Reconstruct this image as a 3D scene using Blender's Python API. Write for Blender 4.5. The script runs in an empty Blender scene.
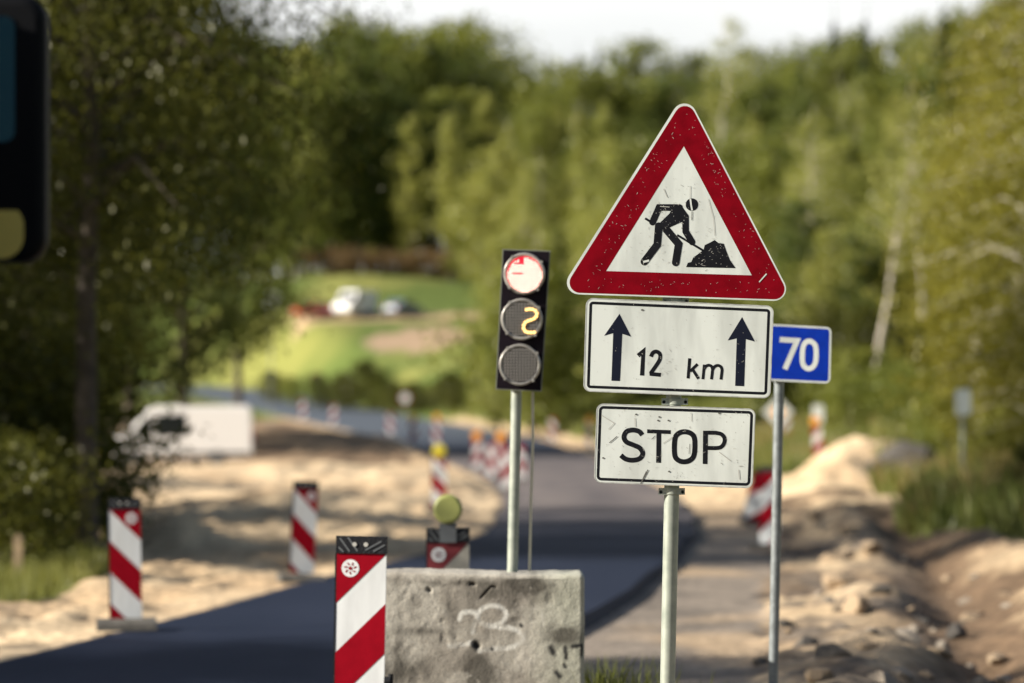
import bpy, math, random
import numpy as np
from mathutils import Vector

random.seed(7); RNG = np.random.default_rng(7)
R = math.radians
sc = bpy.context.scene

# ------------------------------------------------------------------ camera
F = 3840.0; CX = 512.0; HY = 427.0; H = 1.56
cam_d = bpy.data.cameras.new('camera'); cam = bpy.data.objects.new('camera', cam_d)
sc.collection.objects.link(cam); sc.camera = cam
cam.location = (0, 0, H); cam.rotation_euler = (R(90), 0, 0)
cam_d.sensor_width = 36; cam_d.lens = 135; cam_d.shift_y = (HY - 341.5) / 1024
cam_d.clip_start = 0.1; cam_d.clip_end = 6000
cam_d.dof.use_dof = True; cam_d.dof.focus_distance = 16.0; cam_d.dof.aperture_fstop = 2.15
cam_d.dof.aperture_blades = 0

# ------------------------------------------------------------------ world, sun, exposure
SUN_EL, SUN_BACK = 25.0, 15.0                      # sun on the left, a little behind the camera
sx, sy, sz = -math.cos(R(SUN_BACK)) * math.cos(R(SUN_EL)), -math.sin(R(SUN_BACK)) * math.cos(R(SUN_EL)), math.sin(R(SUN_EL))
w = bpy.data.worlds.new('World'); sc.world = w; w.use_nodes = True
nt = w.node_tree; nt.nodes.clear()
wo = nt.nodes.new('ShaderNodeOutputWorld'); bg = nt.nodes.new('ShaderNodeBackground')
sky = nt.nodes.new('ShaderNodeTexSky'); sky.sky_type = 'NISHITA'; sky.sun_disc = False
sky.sun_elevation = R(SUN_EL); sky.sun_rotation = math.atan2(sx, sy); sky.air_density = 1.0; sky.dust_density = 2.0
bg.inputs[1].default_value = 0.052
tc = nt.nodes.new('ShaderNodeTexCoord'); mp = nt.nodes.new('ShaderNodeMapping'); mp.inputs['Scale'].default_value = (1, 1, 3.5)
cn = nt.nodes.new('ShaderNodeTexNoise'); cn.inputs['Scale'].default_value = 3.2; cn.inputs['Detail'].default_value = 6
cr = nt.nodes.new('ShaderNodeMapRange'); cr.inputs[1].default_value = 0.36; cr.inputs[2].default_value = 0.58; cr.inputs[3].default_value = 0.70; cr.inputs[4].default_value = 1.0
mx = nt.nodes.new('ShaderNodeMix'); mx.data_type = 'RGBA'; mx.inputs[7].default_value = (8.9, 9.0, 8.9, 1)
nt.links.new(tc.outputs['Generated'], mp.inputs[0]); nt.links.new(mp.outputs[0], cn.inputs['Vector'])
nt.links.new(cn.outputs[0], cr.inputs[0])
sp_ = nt.nodes.new('ShaderNodeSeparateXYZ'); nt.links.new(tc.outputs['Generated'], sp_.inputs[0])
el_ = nt.nodes.new('ShaderNodeMapRange'); el_.inputs[1].default_value = .12; el_.inputs[2].default_value = .45; el_.inputs[3].default_value = 1.0; el_.inputs[4].default_value = .06
nt.links.new(sp_.outputs[2], el_.inputs[0]); ml_ = nt.nodes.new('ShaderNodeMath'); ml_.operation = 'MULTIPLY'
fw_ = nt.nodes.new('ShaderNodeMapRange'); fw_.inputs[1].default_value = -.1; fw_.inputs[2].default_value = .6; fw_.inputs[3].default_value = .12; fw_.inputs[4].default_value = 1.0
nt.links.new(sp_.outputs[1], fw_.inputs[0]); fm_ = nt.nodes.new('ShaderNodeMath'); fm_.operation = 'MULTIPLY'; nt.links.new(fw_.outputs[0], fm_.inputs[0]); nt.links.new(cr.outputs[0], fm_.inputs[1])
nt.links.new(fm_.outputs[0], ml_.inputs[0]); nt.links.new(el_.outputs[0], ml_.inputs[1]); nt.links.new(ml_.outputs[0], mx.inputs[0])
nt.links.new(sky.outputs[0], mx.inputs[6]); nt.links.new(mx.outputs[2], bg.inputs[0]); nt.links.new(bg.outputs[0], wo.inputs[0])
sd = bpy.data.lights.new('sun', 'SUN'); so = bpy.data.objects.new('sun', sd); sc.collection.objects.link(so)
sd.energy = 5.0; sd.angle = R(0.5); sd.color = (1.0, 0.91, 0.78)
so.rotation_euler = Vector((sx, sy, sz)).to_track_quat('Z', 'Y').to_euler(); so.location = (-30, -10, 20)
sc.view_settings.view_transform = 'Standard'; sc.view_settings.look = 'None'
sc.view_settings.exposure = 1.12; sc.view_settings.gamma = 1.0
sc.cycles.use_denoising = True
sc.cycles.max_bounces = 6; sc.cycles.diffuse_bounces = 3; sc.cycles.transmission_bounces = 4; sc.cycles.transparent_max_bounces = 6
sc.cycles.caustics_reflective = False; sc.cycles.caustics_refractive = False

# ------------------------------------------------------------------ helpers
C = sc.collection
def im(x, y, d): return ((x - CX) * d / F, d, H + (HY - y) * d / F)
def tag(o, label=None, cat=None, group=None, kind=None):
    if label: o['label'] = label
    if cat: o['category'] = cat
    if group: o['group'] = group
    if kind: o['kind'] = kind
    return o
def thing(name, label, cat, loc=(0, 0, 0), rz=0.0, group=None):
    o = bpy.data.objects.new(name, None); o.empty_display_size = 0.2; C.objects.link(o)
    o.location = loc; o.rotation_euler = (0, 0, rz)
    return tag(o, label, cat, group)
def copy_tree(o, parent=None):
    c = o.copy(); C.objects.link(c)
    if parent is not None: c.parent = parent
    for ch in list(o.children): copy_tree(ch, c)
    return c
class MB:
    def __init__(s, off=(0, 0, 0)): s.v = []; s.f = []; s.m = []; s.off = off; s.lift = 0.0; s.smooth = []
    def add(s, vs, fs, mi=0, sm=False):
        b = len(s.v); o = s.off
        s.v += [(p[0] - o[0], p[1] - o[1], p[2] - o[2]) for p in vs]
        s.f += [tuple(i + b for i in f) for f in fs]; s.m += [mi] * len(fs); s.smooth += [sm] * len(fs)
    def box(s, x0, x1, y0, y1, z0, z1, mi=0):
        s.add([(x0, y0, z0), (x1, y0, z0), (x1, y1, z0), (x0, y1, z0), (x0, y0, z1), (x1, y0, z1), (x1, y1, z1), (x0, y1, z1)],
              [(0, 3, 2, 1), (4, 5, 6, 7), (0, 1, 5, 4), (1, 2, 6, 5), (2, 3, 7, 6), (3, 0, 4, 7)], mi)
    def prism(s, pts, y0, y1, mi=0):               # pts (x,z) outline, extruded along y
        n = len(pts)
        s.add([(p[0], y0, p[1]) for p in pts] + [(p[0], y1, p[1]) for p in pts],
              [tuple(range(n)), tuple(range(2 * n - 1, n - 1, -1))] + [(i, (i + 1) % n, n + (i + 1) % n, n + i)[::-1] for i in range(n)], mi)
    def prism_x(s, pts, x0, x1, mi=0):             # pts (y,z) outline extruded along x
        n = len(pts)
        s.add([(x0, p[0], p[1]) for p in pts] + [(x1, p[0], p[1]) for p in pts],
              [tuple(range(n)), tuple(range(2 * n - 1, n - 1, -1))] + [(i, (i + 1) % n, n + (i + 1) % n, n + i)[::-1] for i in range(n)], mi)
    def tube(s, a, b, r0, r1=None, n=16, mi=0, caps=True, sm=True):
        r1 = r0 if r1 is None else r1
        a = Vector(a); b = Vector(b); d = (b - a).normalized()
        u = d.orthogonal().normalized(); v = d.cross(u)
        vs = [tuple(a + (u * math.cos(t) + v * math.sin(t)) * r0) for t in [2 * math.pi * i / n for i in range(n)]]
        vs += [tuple(b + (u * math.cos(t) + v * math.sin(t)) * r1) for t in [2 * math.pi * i / n for i in range(n)]]
        s.add(vs, [(i, (i + 1) % n, n + (i + 1) % n, n + i) for i in range(n)], mi, sm)
        if caps: s.add(vs, [tuple(range(n - 1, -1, -1)), tuple(range(n, 2 * n))], mi)
    def flat(s, pts, y, mi=0): s.add([(p[0], y, p[1]) for p in pts], [tuple(range(len(pts)))], mi)
    def ring(s, o, i_, y, mi=0):
        n = len(o); s.add([(p[0], y, p[1]) for p in o] + [(p[0], y, p[1]) for p in i_], [(k, (k + 1) % n, n + (k + 1) % n, n + k) for k in range(n)], mi)
    def stroke(s, pts, wd, y, mi=0, closed=False, cap=False):
        n = len(pts); P = [Vector(p) for p in pts]; L = []; Rr = []
        for i in range(n):
            a = P[i - 1] if (i > 0 or closed) else None; b = P[(i + 1) % n] if (i < n - 1 or closed) else None
            d1 = (P[i] - a).normalized() if a is not None else (b - P[i]).normalized()
            d2 = (b - P[i]).normalized() if b is not None else d1
            n1 = Vector((-d1.y, d1.x)); n2 = Vector((-d2.y, d2.x)); m = (n1 + n2)
            m = m.normalized() if m.length > 1e-6 else n1
            k = wd / 2 / max(0.45, m.dot(n1))
            L.append(P[i] + m * k); Rr.append(P[i] - m * k)
        vs = [(p.x, y, p.y) for p in L] + [(p.x, y, p.y) for p in Rr]
        rng = range(n if closed else n - 1)
        s.add(vs, [(i, (i + 1) % n, n + (i + 1) % n, n + i) for i in rng], mi)
        if cap:
            for (c, q) in ((P[0], P[1]), (P[-1], P[-2])):
                d = (c - q).normalized(); t0 = math.atan2(d.y, d.x)
                s.flat([(c.x + wd / 2 * math.cos(t0 - math.pi / 2 + k * math.pi / 8), c.y + wd / 2 * math.sin(t0 - math.pi / 2 + k * math.pi / 8)) for k in range(9)], y, mi)
    def absorb(s, o, k):                            # take over another builder's faces, its materials shifted by k
        b = len(s.v); s.v += o.v; s.f += [tuple(i + b for i in f) for f in o.f]; s.m += [i + k for i in o.m]; s.smooth += o.smooth; return s
    def build(s, name, mats, parent=None, smooth_all=False):
        me = bpy.data.meshes.new(name); me.from_pydata(s.v, [], s.f)
        for m in (mats if isinstance(mats, (list, tuple)) else [mats]): me.materials.append(m)
        me.polygons.foreach_set('material_index', s.m)
        me.polygons.foreach_set('use_smooth', [True] * len(s.f) if smooth_all else s.smooth)
        me.update(); o = bpy.data.objects.new(name, me); C.objects.link(o)
        if parent is not None: o.parent = parent
        return o
def disc(cx, cz, r, n=32): return [(cx + r * math.cos(2 * math.pi * k / n), cz + r * math.sin(2 * math.pi * k / n)) for k in range(n)]
def crom(pts, k=6, closed=False):
    out = []; n = len(pts)
    seg = range(n if closed else n - 1)
    for i in seg:
        if closed: p0, p1, p2, p3 = pts[i - 1], pts[i], pts[(i + 1) % n], pts[(i + 2) % n]
        else: p0, p1, p2, p3 = pts[max(i - 1, 0)], pts[i], pts[i + 1], pts[min(i + 2, n - 1)]
        for j in range(k):
            t = j / k
            out.append(tuple(0.5 * ((2 * p1[a]) + (-p0[a] + p2[a]) * t + (2 * p0[a] - 5 * p1[a] + 4 * p2[a] - p3[a]) * t * t + (-p0[a] + 3 * p1[a] - 3 * p2[a] + p3[a]) * t ** 3) for a in (0, 1)))
    if not closed: out.append(tuple(pts[-1]))
    return out
def round_poly(pts, r, k=7):
    out = []; n = len(pts)
    for i in range(n):
        p = Vector(pts[i]); a = (Vector(pts[i - 1]) - p); b = (Vector(pts[(i + 1) % n]) - p)
        a.normalize(); b.normalize(); th = a.angle(b); dd = r / math.tan(th / 2)
        c = p + (a + b).normalized() * (r / math.sin(th / 2)); s1 = p + a * dd - c; s2 = p + b * dd - c
        for j in range(k + 1):
            t = j / k; q = (s1 * math.sin((1 - t) * (math.pi - th)) + s2 * math.sin(t * (math.pi - th))) / math.sin(math.pi - th)
            out.append(tuple(c + q))
    return out
def inset(pts, dd):                                 # inset of a convex polygon
    n = len(pts); area = sum(pts[i][0] * pts[(i + 1) % n][1] - pts[(i + 1) % n][0] * pts[i][1] for i in range(n)); sg = 1 if area > 0 else -1
    dd = dd if isinstance(dd, (list, tuple)) else [dd] * n; out = []
    for i in range(n):
        a, b, c = Vector(pts[i - 1]), Vector(pts[i]), Vector(pts[(i + 1) % n])
        d1 = (b - a).normalized(); d2 = (c - b).normalized()
        n1 = Vector((-d1.y, d1.x)) * sg; n2 = Vector((-d2.y, d2.x)) * sg
        p1 = b + n1 * dd[i - 1]; p2 = b + n2 * dd[i]
        den = d1.x * d2.y - d1.y * d2.x; t = ((p2.x - p1.x) * d2.y - (p2.y - p1.y) * d2.x) / den
        out.append(tuple(p1 + d1 * t))
    return out
def clip(poly, a, b, c):                            # keep a*x+b*y<=c
    out = []
    for i in range(len(poly)):
        p, q = poly[i], poly[(i + 1) % len(poly)]; dp = a * p[0] + b * p[1] - c; dq = a * q[0] + b * q[1] - c
        if dp <= 0: out.append(p)
        if dp * dq < 0: t = dp / (dp - dq); out.append((p[0] + (q[0] - p[0]) * t, p[1] + (q[1] - p[1]) * t))
    return out

# ------------------------------------------------------------------ materials
def mat(name, col, rough=0.6, metal=0.0, noise=0.0, nscale=20, bump=0.0, bscale=60, emit=None, es=0, col2=None, lo=.4, hi=.65, coat=0, spec=None, streak=0):
    m = bpy.data.materials.new(name); m.use_nodes = True; t = m.node_tree; p = t.nodes['Principled BSDF']
    p.inputs['Base Color'].default_value = (*col, 1); p.inputs['Roughness'].default_value = rough; p.inputs['Metallic'].default_value = metal
    if spec is not None: p.inputs['Specular IOR Level'].default_value = spec
    if coat: p.inputs['Coat Weight'].default_value = coat
    tcn = t.nodes.new('ShaderNodeTexCoord')
    if noise or col2:
        n = t.nodes.new('ShaderNodeTexNoise'); n.inputs['Scale'].default_value = nscale; n.inputs['Detail'].default_value = 6
        if streak:
            mq = t.nodes.new('ShaderNodeMapping'); mq.inputs['Scale'].default_value = (1, 1, streak); t.links.new(tcn.outputs['Object'], mq.inputs[0]); t.links.new(mq.outputs[0], n.inputs['Vector'])
        else: t.links.new(tcn.outputs['Object'], n.inputs['Vector'])
        mr = t.nodes.new('ShaderNodeMapRange'); mr.inputs[1].default_value = lo; mr.inputs[2].default_value = hi
        t.links.new(n.outputs[0], mr.inputs[0]); mxx = t.nodes.new('ShaderNodeMix'); mxx.data_type = 'RGBA'
        c2 = col2 or tuple(max(0, c * (1 - noise)) for c in col)
        mxx.inputs[6].default_value = (*col, 1); mxx.inputs[7].default_value = (*c2, 1)
        t.links.new(mr.outputs[0], mxx.inputs[0]); t.links.new(mxx.outputs[2], p.inputs['Base Color'])
    if bump:
        n = t.nodes.new('ShaderNodeTexNoise'); n.inputs['Scale'].default_value = bscale; n.inputs['Detail'].default_value = 5
        t.links.new(tcn.outputs['Object'], n.inputs['Vector']); b = t.nodes.new('ShaderNodeBump'); b.inputs['Strength'].default_value = bump; b.inputs['Distance'].default_value = 0.02
        t.links.new(n.outputs[0], b.inputs['Height']); t.links.new(b.outputs[0], p.inputs['Normal'])
    if emit: p.inputs['Emission Color'].default_value = (*emit, 1); p.inputs['Emission Strength'].default_value = es
    return m
M = {}
M['sign_white'] = mat('sign_white', (.65, .70, .68), .5, noise=.20, nscale=12, spec=.1, streak=.22)
M['sign_red'] = mat('sign_red', (.20, .0015, .008), .5, noise=.25, nscale=14, spec=.05)
M['sign_black'] = mat('sign_black', (.010, .011, .015), .6, noise=.3, spec=.1)
M['sign_navy'] = mat('sign_navy', (.008, .011, .024), .6, spec=.1)
M['sign_blue'] = mat('sign_blue', (.0015, .030, .36), .5, noise=.15, spec=.15)
M['scratch_dark'] = mat('scratch_dark', (.10, .10, .09), .7)
M['scratch_grey'] = mat('scratch_grey', (.42, .42, .39), .7)
M['scratch_pale'] = mat('scratch_pale', (.38, .25, .24), .7)
M['galv'] = mat('galvanised_steel', (.30, .33, .29), .5, metal=.2, noise=.3, nscale=14, col2=(.22, .25, .22), spec=.3)
M['galv_blue'] = mat('galvanised_blueish', (.20, .225, .235), .5, metal=.2, noise=.3, spec=.3)
M['edge'] = mat('aluminium_edge', (.62, .64, .60), .4, metal=.5, noise=.35, nscale=30)
M['board_white'] = mat('board_white', (.70, .73, .745), .45, noise=.16, nscale=12, spec=.2, streak=.25)
M['board_red'] = mat('board_red', (.27, .003, .012), .5, noise=.15, nscale=12, spec=.06)
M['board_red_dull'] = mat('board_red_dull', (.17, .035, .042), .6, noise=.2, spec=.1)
M['board_white_dull'] = mat('board_white_dull', (.36, .35, .31), .6, noise=.2, spec=.1)  # dull red and white carry shade behind the block, and some dirt
M['plastic_black'] = mat('plastic_black', (.012, .013, .016), .5, bump=.3, spec=.2)
M['plastic_grey'] = mat('plastic_grey', (.10, .11, .12), .5)
M['rubber'] = mat('rubber', (.10, .095, .085), .9, noise=.4, bump=.6)
M['amber'] = mat('amber_lens', (.80, .33, .03), .3)
M['yellow'] = mat('yellow_lens', (.62, .52, .05), .3)
M['green_lens'] = mat('pale_green_lens', (.27, .29, .09), .5)  # lens dulled: the shade it stands in is put into this colour
M['head_black'] = mat('head_black', (.009, .006, .010), .6, noise=.3, spec=.1)
M['head_edge'] = mat('head_edge', (.16, .17, .14), .5)
M['rim'] = mat('lens_rim', (.36, .35, .33), .3, metal=.3, noise=.3)
M['lens_dark'] = mat('lens_dark', (.018, .016, .016), .4, spec=.3)
M['lens_grid'] = mat('lens_grid', (.22, .21, .20), .5)
M['lens_lit'] = mat('lens_lit', (.25, .01, .015), .4, emit=(.75, .01, .04), es=0.5)
M['led_red'] = mat('led_red', (.9, .3, .25), .4, emit=(1.0, .68, .54), es=1.6)
M['led_amber'] = mat('led_amber', (.9, .6, .2), .4, emit=(1.0, .55, .18), es=1.05)
M['car_red'] = mat('car_red', (.45, .012, .02), .25, coat=.6)
M['car_white'] = mat('car_white', (.82, .83, .84), .3, coat=.4, noise=.08)
M['car_blue'] = mat('car_blue', (.13, .18, .24), .28, coat=.5)
M['glass'] = mat('dark_glass', (.012, .016, .018), .08)
M['tyre'] = mat('tyre', (.02, .02, .02), .85)
M['hub'] = mat('hub', (.30, .31, .32), .4, metal=.6)
M['lamp_red'] = mat('tail_lamp', (.35, .01, .01), .3)
M['lamp_clear'] = mat('headlamp', (.7, .72, .74), .15)
M['mirror_glass'] = mat('mirror_glass', (.03, .08, .12), .05, metal=1.0)  # dark blue tint paints in the reflected sky
M['mirror_low'] = mat('mirror_wide', (.42, .31, .08), .25, metal=1.0)  # yellow tint paints in the reflection of sandy ground
M['mirror_black'] = mat('mirror_black', (.003, .0035, .005), .6, spec=.1)
M['truck_paint'] = mat('truck_paint', (.05, .09, .16), .3, coat=.5)
M['truck_box'] = mat('truck_box', (.55, .56, .56), .5, noise=.1)
M['wood'] = mat('wood', (.34, .25, .15), .8, noise=.4)
M['stone'] = mat('stone', (.30, .26, .21), .9, noise=.4, nscale=6, bump=.5, bscale=20)
M['stone_dark'] = mat('asphalt_lump', (.085, .078, .07), .9, noise=.4, nscale=9, bump=.7, bscale=30)
M['stone_sand'] = mat('sandy_lump', (.33, .25, .165), .95, noise=.3, nscale=6, bump=.6, bscale=20)
M['cable'] = mat('cable', (.50, .48, .38), .6)
M['bark'] = mat('bark', (.075, .06, .045), .9, noise=.5, nscale=4)
M['birch_bark'] = mat('birch_bark', (.60, .56, .48), .8, col2=(.10, .09, .08), nscale=3.0, lo=.52, hi=.62)

M['birch_pale'] = mat('birch_pale', (.46, .42, .35), .8, col2=(.18, .16, .13), nscale=2.0, lo=.58, hi=.66)
def leaf_mat(name, col, col2, trans=.35, rnd=.35):
    m = bpy.data.materials.new(name); m.use_nodes = True; t = m.node_tree; t.nodes.clear()
    o = t.nodes.new('ShaderNodeOutputMaterial'); df = t.nodes.new('ShaderNodeBsdfDiffuse'); tr = t.nodes.new('ShaderNodeBsdfTranslucent')
    gl = t.nodes.new('ShaderNodeBsdfGlossy'); gl.inputs['Roughness'].default_value = .38; gl.inputs[0].default_value = (.9, .9, .85, 1)
    ms = t.nodes.new('ShaderNodeMixShader'); ms.inputs[0].default_value = trans; ms2 = t.nodes.new('ShaderNodeMixShader'); ms2.inputs[0].default_value = .014
    at = t.nodes.new('ShaderNodeAttribute'); at.attribute_name = 'tint'
    oi = t.nodes.new('ShaderNodeObjectInfo'); mxx = t.nodes.new('ShaderNodeMix'); mxx.data_type = 'RGBA'
    ad = t.nodes.new('ShaderNodeMath'); ad.operation = 'MULTIPLY_ADD'; ad.inputs[1].default_value = rnd; ad.use_clamp = True
    mu = t.nodes.new('ShaderNodeMath'); mu.operation = 'MULTIPLY'; mu.inputs[1].default_value = 1 - rnd
    t.links.new(at.outputs['Fac'], mu.inputs[0]); t.links.new(oi.outputs['Random'], ad.inputs[0]); t.links.new(mu.outputs[0], ad.inputs[2])
    mxx.inputs[6].default_value = (*col, 1); mxx.inputs[7].default_value = (*col2, 1); t.links.new(ad.outputs[0], mxx.inputs[0])
    t.links.new(mxx.outputs[2], df.inputs[0])
    br = t.nodes.new('ShaderNodeMix'); br.data_type = 'RGBA'; br.blend_type = 'MULTIPLY'; br.inputs[0].default_value = 1; br.inputs[7].default_value = (1.3, 1.25, .7, 1)
    t.links.new(mxx.outputs[2], br.inputs[6]); t.links.new(br.outputs[2], tr.inputs[0])
    t.links.new(df.outputs[0], ms.inputs[1]); t.links.new(tr.outputs[0], ms.inputs[2]); t.links.new(ms.outputs[0], ms2.inputs[1]); t.links.new(gl.outputs[0], ms2.inputs[2])
    t.links.new(ms2.outputs[0], o.inputs[0]); return m
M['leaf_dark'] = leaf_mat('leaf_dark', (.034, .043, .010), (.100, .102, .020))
M['leaf_mid'] = leaf_mat('leaf_mid', (.085, .115, .026), (.21, .225, .048))
M['leaf_light'] = leaf_mat('leaf_light', (.145, .175, .048), (.34, .34, .10))
M['leaf_yellow'] = leaf_mat('leaf_yellow', (.105, .115, .020), (.28, .25, .038))
M['leaf_deep'] = leaf_mat('leaf_deep', (.052, .078, .022), (.150, .175, .042))
M['needle'] = leaf_mat('needle', (.036, .054, .024), (.07, .095, .04), trans=.1)
M['grass'] = leaf_mat('grass_blades', (.085, .12, .028), (.23, .22, .075))
M['grass_dry'] = leaf_mat('dry_grass', (.22, .17, .07), (.34, .26, .13))
M['weed'] = leaf_mat('weed', (.08, .11, .03), (.40, .34, .06))
M['leaf_brown'] = leaf_mat('leaf_brown', (.14, .095, .05), (.22, .15, .085))

# ------------------------------------------------------------------ terrain functions
_lat = RNG.random((256, 256))
def vnoise(x, y):
    xi = np.floor(x).astype(int); yi = np.floor(y).astype(int); fx = x - xi; fy = y - yi
    fx = fx * fx * (3 - 2 * fx); fy = fy * fy * (3 - 2 * fy)
    a = _lat[xi % 256, yi % 256]; b = _lat[(xi + 1) % 256, yi % 256]; c = _lat[xi % 256, (yi + 1) % 256]; d = _lat[(xi + 1) % 256, (yi + 1) % 256]
    return (a * (1 - fx) + b * fx) * (1 - fy) + (c * (1 - fx) + d * fx) * fy
def fbm(x, y, o=4):
    s = 0; a = .5
    for k in range(o): s = s + a * vnoise(x * 2 ** k + 17 * k, y * 2 ** k + 31 * k); a *= .5
    return s
D_ROWS = [-100, 100, 150, 180, 220, 240, 280, 310, 330, 360, 400, 500, 800, 3500]
X_COLS = [-900, 0, 150, 265, 310, 350, 560, 700, 850, 1024, 1500]
_L = [0, 0, 0, .3, .9, 1.3, 2.5, 3.8, 5.2, 8.6, 14, 20, 30, 30]
Z_TAB = np.array([_L, _L, _L,
 [0, 0, 0, .3, .9, 1.4, 2.7, 4.2, 6.2, 10.8, 16.4, 21, 30, 30],
 [0, 0, 0, .3, .9, 1.4, 2.7, 4.4, 6.6, 11.7, 17, 22, 30, 30],
 [0, 0, 0, .3, .9, 1.4, 3.0, 4.8, 7.0, 11.7, 17.4, 22, 30, 30],
 [0, 0, .1, .6, 1.8, 2.6, 5, 7.5, 9.2, 12, 16, 22, 30, 30],
 [0, 0, .3, 1.0, 2.8, 4, 6.6, 9, 11, 13.5, 16, 22, 30, 30],
 [0, .1, 1.2, 2.2, 4, 5, 7, 9, 11, 13.5, 16, 22, 30, 30],
 [0, .5, 2, 3, 5, 6, 8, 10, 12, 14, 17, 22, 30, 30],
 [0, .5, 2, 3, 5, 6, 8, 10, 12, 14, 17, 22, 30, 30]], float)
def base_z(x, y):
    ix = CX + F * x / np.maximum(y, 60); ix = np.clip(ix, X_COLS[0], X_COLS[-1])
    ci = np.clip(np.searchsorted(X_COLS, ix) - 1, 0, len(X_COLS) - 2); ca = np.array(X_COLS, float); t = (ix - ca[ci]) / (ca[ci + 1] - ca[ci]); t = t * t * (3 - 2 * t)
    yy = np.clip(y, D_ROWS[0], D_ROWS[-1] - 1); ri = np.clip(np.searchsorted(D_ROWS, yy) - 1, 0, len(D_ROWS) - 2); da = np.array(D_ROWS, float); s = (yy - da[ri]) / (da[ri + 1] - da[ri])
    return (Z_TAB[ci, ri] * (1 - s) + Z_TAB[ci, ri + 1] * s) * (1 - t) + (Z_TAB[ci + 1, ri] * (1 - s) + Z_TAB[ci + 1, ri + 1] * s) * t
# road edges (left, right) from near to far
EL = [(0, -5.2), (10, -4.8), (20, -4.0), (25.5, -3.4), (32.4, -2.63), (40.5, -1.92), (47.5, -1.0), (58, -.33), (82, -.15), (105, -.5), (125, -1.1), (145, -2.0)]
ER = [(0, -1.0), (10, -1.0), (20, -.75), (25.5, -.1), (31.9, .6), (40.5, 1.45), (50, 2.2), (58, 2.75), (68, 3.2), (88, 3.7), (109, 3.9), (130, 3.9), (145, 3.6)]
road_pairs = []
for y in [-60, -30, -10, 0] + list(np.arange(5, 146, 4.0)):
    yl = max(y, 0); road_pairs.append(((np.interp(yl, *zip(*EL)), y), (np.interp(yl, *zip(*ER)), y)))
cl = [(.8, 150), (-.7, 180), (-3.2, 212), (-7.0, 242), (-13.3, 280), (-19.9, 315), (-28.5, 350), (-44, 385), (-70, 410), (-120, 430)]
cls = crom(cl, 5)
for i, p in enumerate(cls):
    a = Vector(cls[max(i - 1, 0)]); b = Vector(cls[min(i + 1, len(cls) - 1)]); d = (b - a).normalized(); n = Vector((-d.y, d.x)); p = Vector(p)
    hw = 3.0 + 1.3 * min(1, max(0, (p.y - 150) / 60)); road_pairs.append((tuple(p + n * hw), tuple(p - n * hw)))
RC = np.array([((l[0] + r[0]) / 2, (l[1] + r[1]) / 2) for l, r in road_pairs]); RW = np.array([math.dist(l, r) / 2 for l, r in road_pairs])
RZ = np.interp(RC[:, 1], [120, 150, 180, 212, 242, 280, 315, 350, 385, 430], [-.10, -.03, .35, .9, 1.45, 2.5, 3.7, 5.0, 6.0, 7.5]); RZ = np.convolve(np.pad(RZ, 2, mode='edge'), np.ones(5) / 5, 'valid')
def polydist(x, y, P, W=None, Zs=None):
    best = np.full(x.shape, 1e9); sgn = np.zeros(x.shape); ww = np.zeros(x.shape); zz = np.zeros(x.shape)
    for i in range(len(P) - 1):
        ax, ay = P[i]; bx, by = P[i + 1]; dx, dy = bx - ax, by - ay; L2 = dx * dx + dy * dy
        t = np.clip(((x - ax) * dx + (y - ay) * dy) / L2, 0, 1); ex = x - ax - t * dx; ey = y - ay - t * dy; dd = np.hypot(ex, ey); m = dd < best
        best = np.where(m, dd, best); sgn = np.where(m, np.sign(ex * dy - ey * dx), sgn)
        if W is not None: ww = np.where(m, W[i] + (W[i + 1] - W[i]) * t, ww)
        if Zs is not None: zz = np.where(m, Zs[i] + (Zs[i + 1] - Zs[i]) * t, zz)
    return best, sgn, ww, zz                        # sgn +1 = right of the line
MOUNDS = [(-3.6, 70, 2.0, 10, .50), (-2.8, 96, 2.3, 9, .45), (-8.5, 84, 3, 7, .5), (-6.5, 112, 4, 8, .5), (-13, 120, 5, 6, .3), (-4.5, 51, .6, 1.4, .5), (-7.5, 62, 2.0, 4, .3),
          (8.9, 97, 1.5, 3.4, 1.15), (7.7, 92, 1.2, 4, .55), (6.7, 84, .8, 6, .28), (5.3, 60, .5, 4, .22), (4.3, 47, .4, 3, .18), (3.4, 36, .35, 2.2, .14), (5.6, 40, .6, 5, .24), (2.7, 28, .3, 1.6, .10), (4.5, 30, .6, 3, .16),
          (-10, 178, 6, 14, 1.1)]
TRENCH = [(2.2, 18), (2.9, 23.4), (3.5, 29), (4.1, 35), (5.0, 46), (6.1, 62), (7.2, 74)]
OLD_R = [(0, 1.3), (20, 1.5), (23.4, 1.7), (32, 2.2), (45, 3.2), (64, 4.4), (85, 5.6), (110, 6)]
def zones(x, y):
    rd, rs, rw, rz = polydist(x, y, RC, RW, RZ)
    off = rd - rw
    right = (rs > 0) | ((y < 0) & (x > -2))
    oldr = np.interp(y, *zip(*OLD_R))
    n1 = fbm(x * .35 + 5, y * .12, 4) - .47
    old = right & (x < oldr + n1 * 1.2) & (y < 82)
    gl = np.interp(y, [-50, 20, 30, 34, 38, 45, 60, 100, 135, 155], [-5, -5, -9, -4.9, -4.3, -4.9, -7.5, -12.5, -22, -24])
    grassL = (x < gl + n1 * 2) & (rs < 0)
    gr = np.interp(y, [-50, 20, 35, 45, 58, 75, 100, 120, 150], [5, 5, 6.2, 6.2, 6.1, 7.4, 9.6, 10, 6.5])
    grassR = right & ((x > gr + n1 * 2) | (off > 2.2 + n1 * 2)) & ((y > 112) | (x > gr + n1 * 2))
    far = (y > 165) & ~right & (off > 1.0)
    return rd, rs, rw, rz, off, right, old, grassL, grassR, far, n1
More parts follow.
